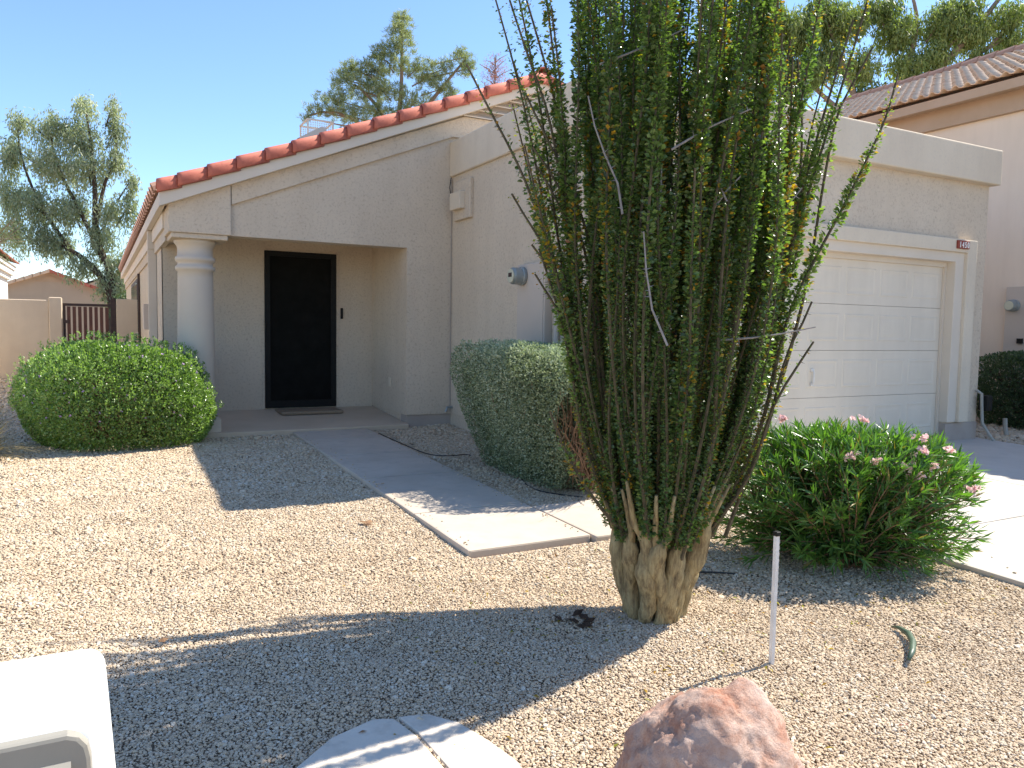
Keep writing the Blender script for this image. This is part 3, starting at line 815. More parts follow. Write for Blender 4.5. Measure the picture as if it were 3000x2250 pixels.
for s in range(3):
    ico = N_('GeometryNodeMeshIcoSphere'); ico.inputs['Radius'].default_value = 1; ico.inputs['Subdivisions'].default_value = 2
    nz = N_('ShaderNodeTexNoise'); nz.noise_dimensions = '4D'; nz.inputs['W'].default_value = s * 3.7; nz.inputs['Scale'].default_value = .9; nz.inputs['Detail'].default_value = 1.5
    sub = N_('ShaderNodeVectorMath'); sub.operation = 'SUBTRACT'; sub.inputs[1].default_value = (.5, .5, .5); L_(nz.outputs['Color'], sub.inputs[0])
    sca = N_('ShaderNodeVectorMath'); sca.operation = 'SCALE'; sca.inputs['Scale'].default_value = 1.5; L_(sub.outputs[0], sca.inputs[0])
    sp_ = N_('GeometryNodeSetPosition'); L_(ico.outputs['Mesh'], sp_.inputs['Geometry']); L_(sca.outputs[0], sp_.inputs['Offset'])
    L_(sp_.outputs[0], g2i.inputs[0])
iop = N_('GeometryNodeInstanceOnPoints'); iop.inputs['Pick Instance'].default_value = True
L_(gi.outputs[0], iop.inputs['Points']); L_(g2i.outputs[0], iop.inputs['Instance'])
rot = N_('FunctionNodeRandomValue'); rot.data_type = 'FLOAT_VECTOR'; rot.inputs[0].default_value = (-.45, -.45, 0); rot.inputs[1].default_value = (.45, .45, 6.28)
L_(rot.outputs[0], iop.inputs['Rotation'])
rsc = N_('FunctionNodeRandomValue'); rsc.data_type = 'FLOAT_VECTOR'; rsc.inputs[0].default_value = (.75, .65, .42); rsc.inputs[1].default_value = (1.25, 1.05, .65); rsc.inputs['Seed'].default_value = 5
na = N_('GeometryNodeInputNamedAttribute'); na.data_type = 'FLOAT'; na.inputs['Name'].default_value = 'psize'
ms_ = N_('ShaderNodeVectorMath'); ms_.operation = 'SCALE'; L_(rsc.outputs[0], ms_.inputs[0]); L_(na.outputs[0], ms_.inputs['Scale'])
L_(ms_.outputs[0], iop.inputs['Scale'])
rt = N_('FunctionNodeRandomValue'); rt.data_type = 'FLOAT'; rt.inputs['Seed'].default_value = 9
sna = N_('GeometryNodeStoreNamedAttribute'); sna.domain = 'INSTANCE'; sna.data_type = 'FLOAT'; sna.inputs['Name'].default_value = 'tint'
L_(iop.outputs[0], sna.inputs['Geometry'])
L_([o for o in rt.outputs if o.enabled][0], [i for i in sna.inputs if i.name == 'Value' and i.enabled][0])
sm_ = N_('GeometryNodeSetMaterial'); sm_.inputs['Material'].default_value = M['pebble']; L_(sna.outputs[0], sm_.inputs[0])
L_(sm_.outputs[0], go.inputs[0])
gob.modifiers.new('pebbles', 'NODES').node_group = ng

# ------------------------------------------------------------------ the ocotillo
OC = np.array([2.43, 2.98])
VR = np.array([.881, -.472])                       # the plant leans a little this way
oco = empty('ocotillo', (2.40, 2.92, gg(2.92)), 'tall leafy ocotillo with crowded spiny stems on a thick ridged tan trunk', 'ocotillo')
RZT = np.array([[-.35, .100], [-.1, .155], [.15, .215], [.40, .320], [.65, .395], [.95, .45], [1.45, .50], [2.2, .515], [2.8, .56], [3.8, .74]])
def rad(z): return np.interp(z, RZT[:, 0], RZT[:, 1])
def centre(z): return OC + VR * np.clip(.03 * (z + .3), 0, .045)

tm = MB()
from mathutils import noise as mn
def lobe(ang, u, ztop, r0, r1, seed, n=16, rings=26):
    pts, rr = [], []
    for k in range(rings):
        t = k / (rings - 1); z = -.36 + (ztop + .36) * t
        q = rad(z) * u
        a = ang + .22 * math.sin(3.0 * t + seed) * t
        c = centre(z)
        pts.append((c[0] + math.cos(a) * q, c[1] + math.sin(a) * q, z))
        rr.append((r1 + (r0 - r1) * float(np.interp(z, [-.36, -.15, .02, .10, .16, .24], [.68, .96, 1, .80, .35, 0])) if u > 0 else r0) * (1 + .09 * math.sin(5 * t + seed * 2) + .06 * math.sin(14 * t + seed * 5)))
    b = len(tm.v)
    tm.tube(pts, rr, n)
    for i in range(b, len(tm.v)):
        v = Vector(tm.v[i])
        w_ = Vector((v.x, v.y, v.z * .3))
        d = .010 * mn.noise(w_ * 30 + Vector((seed, 0, 0))) + .007 * mn.noise(w_ * 75) + .005 * mn.noise(v * 40)
        k = min((i - b) // n, rings - 1); c = Vector(pts[k])
        e = (v - c)
        if e.length > 1e-6: tm.v[i] = tuple(v + e.normalized() * d)
ROOTS = []
def rib(ang, u, seed, zt_):
    """one thick fluted rib: narrow in the ground, swelling with the spread of the trunk, then forking into leafy stems"""
    pts, rr = [], []
    n, rings = 14, 30
    for k in range(rings):
        t = k / (rings - 1); z = -.37 + (zt_ + .37) * t
        a = ang + .16 * math.sin(4.2 * t + seed) + .05 * math.sin(11 * t + seed * 3)
        q = rad(z) * u * (1 + .05 * math.sin(7 * t + seed * 2))
        c = centre(z)
        pts.append((c[0] + math.cos(a) * q, c[1] + math.sin(a) * q, z))
        fat = .285 * rad(z) * (1 + .10 * math.sin(6 * t + seed * 2) + .06 * math.sin(15 * t + seed))
        rr.append(min(fat, .066) * float(np.interp(z, [zt_ - .20, zt_ - .06, zt_], [1, .66, .30])))
    b = len(tm.v)
    tm.tube(pts, rr, n)
    for i in range(b, len(tm.v)):
        v = Vector(tm.v[i]); c = Vector(pts[min((i - b) // n, rings - 1)]); e = v - c
        w_ = Vector((v.x, v.y, v.z * .35))
        d = .009 * mn.noise(w_ * 26 + Vector((seed, 0, 0))) + .007 * mn.noise(w_ * 70) + .005 * mn.noise(v * 34)
        if e.length > 1e-6: tm.v[i] = tuple(v + e.normalized() * d)
    for s_ in (-1, 1):                                   # the fork
        p0 = Vector(pts[-4]); a2 = a + s_ * .13
        q1 = [p0]
        for z in (zt_ + .02, zt_ + .12, zt_ + .24):
            c = centre(z); q = rad(z) * u
            q1.append((c[0] + math.cos(a2) * q, c[1] + math.sin(a2) * q, z))
        tm.tube([tuple(p) for p in q1], [.026, .019, .013, .008], 8)
        ROOTS.append((a2, u, zt_ - .04))
for k in range(12):
    rib(k * 2 * math.pi / 12 + RNG.uniform(-.07, .07), RNG.uniform(.94, 1.10), k * 1.7, RNG.uniform(.10, .26))
for k in range(6):
    rib(k * 2 * math.pi / 6 + .2, .55, 40 + k * 1.3, RNG.uniform(.16, .28))
lobe(0, 0, .06, .085, .06, 77)
tm.build('trunk', M['oco_bark'], oco, sm=True)

def resample(pts, step):
    P = np.array(pts, float)
    for _ in range(2):                              # round the corners off
        Q = [P[0]]
        for a, b in zip(P[:-1], P[1:]): Q += [a * .75 + b * .25, a * .25 + b * .75]
        P = np.array(Q + [P[-1]])
    s = np.concatenate([[0], np.cumsum(np.linalg.norm(np.diff(P, axis=0), axis=1))])
    n = max(3, int(s[-1] / step))
    t = np.linspace(0, s[-1], n)
    return np.stack([np.interp(t, s, P[:, i]) for i in range(3)], 1), s[-1]

def ocotillo_stem(path, r0=.0115, r1=.0055, leafy=1.0, dead=False, bare_tip=.0, gold=.1, sun=0.0, bare_base=.25):
    P, Ln = resample(path, .10)
    mb = MB()
    n = len(P)
    mb.tube([tuple(p) for p in P], [r0 + (r1 - r0) * k / (n - 1) for k in range(n)], 5)
    # spines
    m = int(Ln / (.03 if not dead else .04))
    t = RNG.uniform(.03, 1, m) * (n - 1); i = np.minimum(t.astype(int), n - 2); f = (t - i)[:, None]
    B = P[i] * (1 - f) + P[i + 1] * f; T = unit(P[i + 1] - P[i])
    d = unit(np.cross(T, rand_dir(m))) + T * .15
    for b, q, tt in zip(B, d, T):
        l = RNG.uniform(.016, .034); w = tt * .0022
        e = b + q * l
        k = len(mb.v)
        s2 = np.cross(tt, q) * .0018
        mb.v += [tuple(b + w), tuple(b - w + s2), tuple(b - w - s2), tuple(e)]
        mb.f += [(k, k + 1, k + 3), (k + 1, k + 2, k + 3), (k + 2, k, k + 3)]
    so = mb.build('dead_stem' if dead else 'stem', M['oco_dead'] if dead else M['oco_stem'], oco, sm=False)
    if dead or leafy <= 0: return
    nn = int(Ln / .0074)
    tt = np.linspace(bare_base / Ln, 1, nn) if bare_base < Ln else np.linspace(.2, 1, nn)
    # patches with fewer leaves along the stem
    dens = RNG.uniform(.72, 1.06) + RNG.uniform(.2, .42) * np.sin(tt * Ln * RNG.uniform(5, 9) + RNG.uniform(0, 6)) + .2 * np.sin(tt * Ln * 23 + RNG.uniform(0, 6))
    dens = np.where(tt > 1 - bare_tip, dens * .3, dens) * leafy
    q = np.repeat(tt, 7); keep = RNG.random(len(q)) < np.repeat(dens, 7); q = q[keep]
    t = q * (n - 1); i = np.minimum(t.astype(int), n - 2); f = (t - i)[:, None]
    B = P[i] * (1 - f) + P[i + 1] * f; T = unit(P[i + 1] - P[i])
    out = unit(np.cross(T, rand_dir(len(q))))
    D = unit(out + T * RNG.uniform(-.2, .9, (len(q), 1)) + RNG.normal(0, .25, (len(q), 3)))
    Nn = unit(T * 1.0 + RNG.normal(0, .6, (len(q), 3)))
    L = RNG.uniform(.017, .031, len(q)) * (.85 + .3 * np.sin(q * 9 + 2)); W = L * RNG.uniform(.52, .75, len(q))
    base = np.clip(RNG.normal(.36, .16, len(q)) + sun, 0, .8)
    ph = RNG.uniform(0, 6.28)
    gp = np.clip(gold * (1 + 1.5 * np.sin(q * Ln * 4 + ph)), 0, 1)
    base = np.where(RNG.random(len(q)) < gp, RNG.uniform(.82, 1, len(q)), base)
    base = np.where(q > 1 - bare_tip * .6, np.maximum(base, RNG.uniform(.5, 1, len(q))), base)
    link('leaves', leaf_mesh('leaves', B + out * RNG.uniform(.003, .020, (len(q), 1)), D, Nn, L, W, base, .18, .55), M['oco_leaf'], so, kind='stuff')

NS = 112
N_STEM = NS + len(ROOTS)
for k in range(N_STEM):
    ang = k * 2.39996 + RNG.normal(0, .32)
    u = math.sqrt((k + .5) / NS) * .98
    if k >= NS: ang, u, zr_ = ROOTS[k - NS]
    top = RNG.uniform(2.3, 3.75) if u < .75 else RNG.uniform(1.3, 3.7)
    if RNG.random() < .16 and k < NS: top = RNG.uniform(.8, 1.8)
    z0 = .02 + .12 * RNG.random()
    if k >= NS: z0 = zr_
    zs = np.arange(z0, top, .28)
    w1, w2 = RNG.uniform(0, 6.28, 2); am = RNG.uniform(.015, .045)
    tilt = RNG.normal(.01, .09)
    if u * math.sin(ang) < -.34 and RNG.random() < .84:
        top = RNG.uniform(.7, 1.45)
    pts = []
    for z in zs:
        c = centre(z); r = rad(z) * u * (1 + .05 * math.sin(z * 2 + w1)) + tilt * max(z - .6, 0) * .5
        a = ang + .05 * math.sin(z * 1.6 + w2)
        pts.append((c[0] + math.cos(a) * r + am * math.sin(z * 2.3 + w2), c[1] + math.sin(a) * r + am * math.cos(z * 2.1 + w1), z))
    if len(pts) < 3: continue
    ocotillo_stem(pts, r0=RNG.uniform(.0065, .0095), r1=.004, leafy=RNG.uniform(.55, 1.15), bare_tip=RNG.uniform(0, .12), gold=RNG.choice([.03, .06, .10, .28], p=[.4, .3, .2, .1]), sun=RNG.normal(0, .08), bare_base=RNG.uniform(.04, .16) if k < NS else .02)
STRAY = [
    [(1.57, 3.43, 2.36), (1.67, 3.36, 2.13), (1.78, 3.28, 1.89), (1.86, 3.22, 1.65), (1.91, 3.18, 1.44), (1.96, 3.13, 1.24)],
    [(1.76, 3.36, 2.67), (1.79, 3.33, 2.55), (1.84, 3.29, 2.37), (1.90, 3.24, 2.18), (1.94, 3.20, 1.95), (1.97, 3.17, 1.70), (2.00, 3.13, 1.44)],
    [(1.83, 3.32, 2.67), (1.88, 3.28, 2.47), (1.93, 3.23, 2.24), (1.98, 3.18, 1.96), (2.01, 3.14, 1.65)],
    [(1.82, 3.29, 2.22), (1.88, 3.24, 2.06), (1.97, 3.17, 1.85), (2.04, 3.12, 1.65), (2.09, 3.08, 1.45)],
    [(1.84, 3.25, 1.97), (1.92, 3.21, 1.85), (2.01, 3.14, 1.65), (2.07, 3.08, 1.39)],
    [(1.86, 3.24, 1.88), (1.94, 3.19, 1.73), (2.02, 3.12, 1.50)],
    [(1.75, 3.29, 1.75), (1.82, 3.24, 1.61), (1.89, 3.19, 1.49), (2.00, 3.12, 1.31)],
    [(1.83, 3.23, 1.51), (1.89, 3.19, 1.42), (2.00, 3.11, 1.24)],
    [(1.84, 3.21, 1.37), (1.91, 3.16, 1.24), (2.00, 3.10, 1.07)],
    [(3.38, 2.46, 2.35), (3.33, 2.47, 2.14), (3.24, 2.50, 1.94), (3.14, 2.54, 1.71), (3.04, 2.58, 1.51), (2.94, 2.61, 1.31), (2.87, 2.63, 1.13)],
    [(3.26, 2.55, 2.70), (3.19, 2.57, 2.44), (3.10, 2.59, 2.15), (3.03, 2.61, 1.91), (2.96, 2.63, 1.67), (2.87, 2.65, 1.36)],
    [(3.20, 2.58, 2.60), (3.13, 2.59, 2.39), (3.06, 2.62, 2.12), (2.99, 2.63, 1.87), (2.91, 2.65, 1.61)],
    [(3.00, 2.58, 1.26), (2.94, 2.60, 1.11), (2.88, 2.62, 1.01)],
    [(2.96, 2.69, 2.41), (2.97, 2.67, 2.23), (2.97, 2.65, 2.06), (2.95, 2.64, 1.77)],
    [(2.93, 2.68, 2.03), (2.89, 2.68, 1.82), (2.86, 2.68, 1.61), (2.82, 2.69, 1.41)],
    [(2.93, 2.71, 2.50), (2.90, 2.71, 2.28), (2.87, 2.71, 2.07), (2.81, 2.72, 1.82)],
    [(3.27, 2.52, 2.47), (3.18, 2.56, 2.28), (3.10, 2.59, 2.12)],
    [(3.00, 2.56, 1.07), (2.85, 2.62, 0.82), (2.81, 2.64, 0.71)]]
DEAD = [
    [(1.851, 2.804, 2.097), (1.869, 2.786, 1.981), (1.905, 2.75, 1.848), (1.967, 2.706, 1.696), (1.967, 2.697, 1.599)],
    [(1.917, 2.817, 2.243), (2.061, 2.745, 2.306), (2.25, 2.655, 2.405)],
    [(2.13, 2.587, 1.866), (2.253, 2.534, 1.954), (2.429, 2.446, 2.042)],
    [(2.001, 2.593, 1.518), (2.001, 2.575, 1.379), (2.018, 2.558, 1.222), (2.045, 2.54, 1.118), (2.079, 2.514, 1.048)],
    [(2.133, 2.655, 1.64), (2.097, 2.664, 1.523)],
    [(2.799, 2.381, 1.137), (2.613, 2.483, 1.091), (2.427, 2.576, 1.072)],
    [(2.349, 2.547, 1.757), (2.385, 2.52, 1.667)],
    [(2.142, 2.664, 1.802), (2.133, 2.655, 1.64)],
    [(2.821, 2.508, 1.765), (2.774, 2.527, 1.708), (2.745, 2.536, 1.632)],
    [(2.439, 2.502, 1.775), (2.367, 2.529, 1.694), (2.34, 2.547, 1.64)]]
for s in [
    [(1.86, 3.21, 1.49), (1.92, 3.16, 1.27), (1.98, 3.11, 1.00)],
    [(1.89, 3.13, 0.72), (1.94, 3.09, 0.56), (2.00, 3.04, 0.41), (2.10, 2.98, 0.26)]]:
    STRAY.append(s)
def root_path(pts):
    """reach down from the lowest measured point to the trunk"""
    p = np.array(pts[-1]); q = np.array([*(centre(.15) + (p[:2] - OC) * .42), .10])
    mid = (p + q) / 2; mid[:2] += (p[:2] - OC) * .14
    return [tuple(q), tuple(mid)] + [tuple(v) for v in reversed(pts)]
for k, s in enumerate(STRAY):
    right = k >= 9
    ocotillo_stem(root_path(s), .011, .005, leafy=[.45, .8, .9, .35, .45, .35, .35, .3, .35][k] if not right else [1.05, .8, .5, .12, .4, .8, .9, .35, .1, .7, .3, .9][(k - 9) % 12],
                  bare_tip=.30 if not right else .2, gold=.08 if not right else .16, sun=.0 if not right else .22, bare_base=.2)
# long thin wands that lean out of the bundle towards the top
for k in range(18):
    ang = [math.pi - .49, -.49, 1.08][k % 3] + RNG.normal(0, .55)
    if math.sin(ang) < -.55: ang = -ang
    top = RNG.uniform(2.0, 3.5); out = RNG.uniform(.74, 1.02)
    pts = []
    for z in np.arange(.12, top, .3):
        c = centre(z); r = rad(z) * .95 + (out - rad(top) * .95) * max(0, (z - .5) / (top - .5)) ** 1.4
        a = ang + .05 * math.sin(z * 1.7 + k)
        pts.append((c[0] + math.cos(a) * r, c[1] + math.sin(a) * r, z))
    ocotillo_stem(pts, .009, .004, leafy=RNG.uniform(.4, .95), bare_tip=RNG.uniform(.1, .3), gold=RNG.uniform(.04, .2), sun=.08, bare_base=.1)
for s in DEAD:
    ocotillo_stem(s if s[0][2] < s[-1][2] else list(reversed(s)), .005, .0028, dead=True)

# ------------------------------------------------------------------ shrubs
def shell(n, c, r, p=2.6, depth=.22, lump=.07, lk=5.0, seed=1, zmin=None, taper=0.0, side=None):
    """points in the outer layer of a rounded, lumpy block; returns positions and outward normals"""
    d = rand_dir(n)
    e = (np.abs(d) ** p).sum(1) ** (-1 / p)
    S = d * e[:, None]
    k = 1 + lump * waves(S * np.array(r), lk, seed) + lump * .5 * waves(S * np.array(r), lk * 3, seed + 1)
    k *= 1 - depth * RNG.random(n) ** 2.2
    Q = S * k[:, None] * np.array(r)
    if taper: Q[:, :2] *= (1 - taper * np.clip((.6 * r[2] - Q[:, 2]) / (1.6 * r[2]), 0, 1))[:, None]
    nrm = unit(np.sign(d) * np.abs(d) ** (p - 1) / np.array(r))
    Q = Q + np.array(c)
    if zmin is not None:
        g = Q[:, 2] > zmin; Q, nrm = Q[g], nrm[g]
    return Q, nrm

def foliage(name, mat, parent, Q, nrm, L, W, up=.5, spread=.8, tint=(.5, .2), fold=.2, wide=.5, kind='stuff'):
    n = len(Q)
    D = unit(nrm * .8 + np.array([0, 0, up]) + RNG.normal(0, spread, (n, 3)))
    Nn = unit(nrm + RNG.normal(0, .7, (n, 3)))
    l = RNG.uniform(L * .65, L * 1.25, n); w = W * l / L
    t = np.clip(RNG.normal(tint[0], tint[1], n) + .16 * waves(Q, 5.0, 77) , 0, 1)
    return link(name, leaf_mesh(name, Q, D, Nn, l, w, t, fold, wide), mat, parent, kind=kind)

def twigs(name, mat, parent, base, ends, r=.004, bend=.08):
    mb = MB()
    for e in ends:
        b = base + RNG.normal(0, .05, 3) * [1, 1, 0]
        m1 = b * .6 + e * .4 + RNG.normal(0, bend, 3); m2 = b * .25 + e * .75 + RNG.normal(0, bend * .6, 3)
        mb.tube([tuple(b), tuple(m1), tuple(m2), tuple(e)], [r * 1.8, r * 1.3, r, r * .6], 4, cap=False)
    return mb.build(name, mat, parent)

# green mound by the porch column
bush = empty('green_shrub', (.2, 9.05, gg(9)), 'bright green mounded shrub with tiny purple flowers beside the porch column', 'shrub')
bc, br = (.20, 9.06, .28), (.915, .62, .60)
Q, nn = shell(66000, bc, br, 2.5, .30, .065, 5, 21, gg(9) + .005)
foliage('leaves', M['bush_leaf'], bush, Q, nn, .030, .017, .45, .75, (.5, .2))
Q, nn = shell(900, bc, (br[0] * 1.04, br[1] * 1.04, br[2] * 1.05), 2.5, .02, .065, 5, 21, .2)      # sprigs that stick out
P_, D_ = [], []
Qs = np.repeat(Q, 12, 0); ns = np.repeat(nn, 12, 0)
Qs = Qs + np.array([0, 0, 1]) * RNG.uniform(0, .055, (len(Qs), 1)) + ns * RNG.uniform(0, .03, (len(Qs), 1)) + RNG.normal(0, .008, Qs.shape)
foliage('sprigs', M['bush_leaf'], bush, Qs, ns, .024, .014, .6, .7, (.62, .18))
Q, nn = shell(300, bc, (br[0] * 1.02, br[1] * 1.02, br[2] * 1.02), 2.5, .02, .065, 5, 21, .1)
Qs = np.repeat(Q, 5, 0); ns = np.repeat(nn, 5, 0)
foliage('flowers', M['bush_flower'], bush, Qs, ns, .016, .014, .2, .9)
ends = shell(140, bc, tuple(.85 * np.array(br)), 2.5, .2, .05, 5, 22, -.05)[0]
twigs('stems', M['twig'], bush, np.array([.2, 9.05, gg(9)]), ends, .006)
# darker shrub growing behind it along the side wall
b2 = empty('low_shrub', (.25, 9.95, gg(10)), 'dark green sprawling growth showing behind the bright green mound', 'shrub')
Q, nn = shell(16000, (.25, 9.95, .25), (.72, .42, .62), 2.3, .35, .10, 5, 25, gg(10))
foliage('leaves', M['hedge_leaf'], b2, Q, nn, .034, .018, .5, .8, (.5, .2))
twigs('stems', M['twig'], b2, np.array([.25, 9.95, gg(10)]), shell(60, (.25, 9.95, .25), (.6, .35, .55), 2.3, .2, .1, 5, 25, 0)[0], .005)

# clipped sage hedge at the garage wall
sage = empty('sage_hedge', (3.72, 6.3, gg(6)), 'clipped grey green sage hedge with a bare twiggy hollow beside the walkway', 'hedge')
sc_, sr_ = (3.55, 6.02, .335), (.47, 1.09, .60)
Q, nn = shell(130000, sc_, sr_, 10.0, .26, .030, 6, 31, gg(6.3) + .02, taper=.42)
hol = (Q - np.array([3.42, 4.98, .40])) / np.array([.30, .34, .36])
hollow = (hol ** 2).sum(1) + .25 * waves(Q, 9, 5) < 1
top_ = Q[:, 2] > .74
Q, nn = Q[~(hollow & ~top_)], nn[~(hollow & ~top_)]
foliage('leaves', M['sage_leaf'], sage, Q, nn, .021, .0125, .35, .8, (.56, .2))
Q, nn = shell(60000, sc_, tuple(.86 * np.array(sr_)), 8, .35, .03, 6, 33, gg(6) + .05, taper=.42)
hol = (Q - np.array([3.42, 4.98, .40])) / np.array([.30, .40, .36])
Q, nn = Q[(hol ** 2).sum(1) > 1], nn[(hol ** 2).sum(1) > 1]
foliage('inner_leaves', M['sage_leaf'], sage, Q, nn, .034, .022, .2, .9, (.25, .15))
Q, nn = shell(5200, sc_, (sr_[0] * 1.02, sr_[1] * 1.01, sr_[2] * 1.03), 10.0, .02, .035, 6, 31, .80)
Qs = np.repeat(Q, 6, 0) + RNG.normal(0, .009, (len(Q) * 6, 3)) + np.array([0, 0, .012]); ns = np.repeat(nn, 6, 0)
foliage('leaves', M['sage_leaf'], sage, Qs, ns, .020, .012, .6, .7, (.72, .18))  # top layer tinted paler, the sunlit highlight put into the leaf colour
ends = shell(260, sc_, (sr_[0] * .96, sr_[1] * .97, sr_[2] * .92), 4.2, .25, .03, 6, 31, -.05, taper=.42)[0]
twigs('twigs', M['twig'], sage, np.array([3.74, 6.2, gg(6)]), ends, .0055, .10)
e2 = np.array([3.48, 5.10, .42]) + RNG.normal(0, 1, (320, 3)) * [.14, .13, .17]
twigs('twigs', M['twig'], sage, np.array([3.66, 5.55, gg(5.5)]), e2, .0032, .09)

# oleander with pink blossoms
ole = empty('oleander', (4.12, 3.17, gg(3.2)), 'green oleander shrub with pink blossoms at the driveway edge', 'shrub')
oc = np.array([4.10, 3.20, gg(3.2)])
VD = np.array([.472, .881])
LP, LD, LN, LT = [], [], [], []
sm = MB()
for k in range(600):
    a = RNG.uniform(0, 2 * math.pi); rr_ = math.sqrt(RNG.random())
    b = oc + np.array([*(VR * math.cos(a) * .20 + VD * math.sin(a) * .18) * rr_, .0])
    topz = oc[2] + .12 + .70 * math.sqrt(max(0, 1 - (rr_ * .93) ** 3.6)) * RNG.uniform(.84, 1.03)
    e = oc + np.array([*(VR * math.cos(a) * .80 + VD * math.sin(a) * .56) * rr_, 0]); e[2] = topz
    if rr_ > .85 and RNG.random() < .3: e[2] = oc[2] + RNG.uniform(.10, .45)
    if k >= 430:
        a = RNG.uniform(0, 6.28); rr_ = RNG.uniform(.55, 1.0)
        e = oc + np.array([*(VR * math.cos(a) * .76 + VD * math.sin(a) * .54) * rr_, RNG.uniform(.05, .38)])
    m1 = b * .55 + e * .45; m1[2] += .10 * rr_; m1[:2] += RNG.normal(0, .025, 2)
    P, Ln = resample([b, m1, e], .05)
    n = len(P)
    sm.tube([tuple(p) for p in P], [.006 - .0035 * i / (n - 1) for i in range(n)], 4, cap=False)
    for t in np.linspace(.10, 1.0, max(6, int(Ln / .036))):
        x = t * (n - 1); i = min(int(x), n - 2); p = P[i] + (P[i + 1] - P[i]) * (x - i)
        T = P[i + 1] - P[i]; T /= np.linalg.norm(T)
        for q in range(3 if t < .93 else 6):
            o = RNG.normal(size=3); o -= T * o.dot(T); o /= np.linalg.norm(o) + 1e-6
            LP.append(p); LD.append(o + T * RNG.uniform(.4, 1.5 if t < .9 else 2.2)); LN.append(T - o * .4 + RNG.normal(0, .3, 3))
            LT.append(np.clip((.26 + .40 * t) + RNG.normal(0, .14), 0, .84) if RNG.random() > .045 else .98)
ok = len(LP)
LP, LD, LN, LT = map(np.array, (LP, LD, LN, LT))
link('leaves', leaf_mesh('leaves', LP, LD, unit(LN), RNG.uniform(.055, .115, ok), RNG.uniform(.009, .0155, ok), LT, .22, .45), M['oleander_leaf'], ole, kind='stuff')
sm.build('stems', M['twig'], ole)
FLW = [(3.795, 2.932, 0.417, 1.1), (4.054, 2.789, 0.356, 1.1), (4.119, 2.749, 0.296, 1.3), (4.182, 2.717, 0.3, 0.8), (4.15, 2.744, 0.443, 0.8), (4.185, 2.771, 0.514, 0.8), (4.308, 2.697, 0.449, 0.6), (4.311, 2.643, 0.255, 0.9), (4.398, 2.595, 0.232, 1.0), (3.907, 2.871, 0.391, 0.6), (4.017, 3.044, 0.601, 0.7), (3.944, 3.083, 0.605, 0.6), (4.207, 2.707, 0.364, 0.6), (3.594, 3.272, 0.601, 0.5), (4.404, 2.588, 0.197, 0.8), (4.092, 2.762, 0.286, 0.8)]
FLW = [f for i, f in enumerate(FLW) if i not in (3, 7, 11, 14)]
for x, y, z, s in FLW:
    n = 46
    c = np.array([x, y, z]); s *= 1.1
    hub = c + RNG.normal(0, 1, (7, 3)) * [.020 * s, .020 * s, .013 * s]
    Q = np.repeat(hub, 7, 0)[:n]
    D = rand_dir(n) + np.array([-.1, -.25, .6])
    me = leaf_mesh('flower', Q, D, unit(D + RNG.normal(0, .8, (n, 3))), RNG.uniform(.018, .030, n) * (.7 + .3 * s), RNG.uniform(.016, .024, n), RNG.uniform(.1, 1, n), .3, .62)
    link('flower', me, M['petal'], ole)

# dark hedge by the right neighbour
hr = empty('dark_hedge', (12.1, 6.5, gg(6)), 'dark clipped hedge against the right neighbour wall', 'hedge')
hc, hr_ = (12.32, 6.35, .28), (.80, .85, .62)
Q, nn = shell(30000, hc, hr_, 3.2, .3, .05, 4, 41, gg(6), taper=.15)
foliage('leaves', M['hedge_leaf'], hr, Q, nn, .042, .022, .4, .8, (.42, .2))
twigs('stems', M['bark_dark'], hr, np.array([12.2, 6.3, gg(6)]), shell(80, hc, tuple(.9 * np.array(hr_)), 3, .2, .05, 4, 41, 0)[0], .012)

# golden grass tuft at the left edge
gt = empty('grass_tuft', (-.98, 8.55, gg(8.5)), 'golden spiky grass clump at the left edge before the yard wall', 'grass')
mbv, mbf, mbt = [], [], []
for k in range(420):
    a = RNG.uniform(0, 6.28); el = RNG.uniform(.25, 1.45); L = RNG.uniform(.45, .80)
    h = np.array([math.cos(a), math.sin(a), 0]); sd = np.array([-math.sin(a), math.cos(a), 0]); t0 = RNG.uniform(0, 1)
    p = np.array([-1.0, 8.55, gg(8.5)]) + h * RNG.uniform(0, .10)
    b = len(mbv)
    for i in range(6):
        w = .004 * (1 - i / 5.2)
        mbv += [p - sd * w, p + sd * w]; mbt += [t0, t0]
        p = p + (h * math.cos(el) + np.array([0, 0, math.sin(el)])) * L / 5
        el -= RNG.uniform(.10, .28)
    for i in range(5): mbf.append((b + 2 * i, b + 2 * i + 1, b + 2 * i + 3, b + 2 * i + 2))
link('blades', tri_mesh('blades', np.array(mbv), np.array(mbf), mbt), M['grass_gold'], gt, kind='stuff')

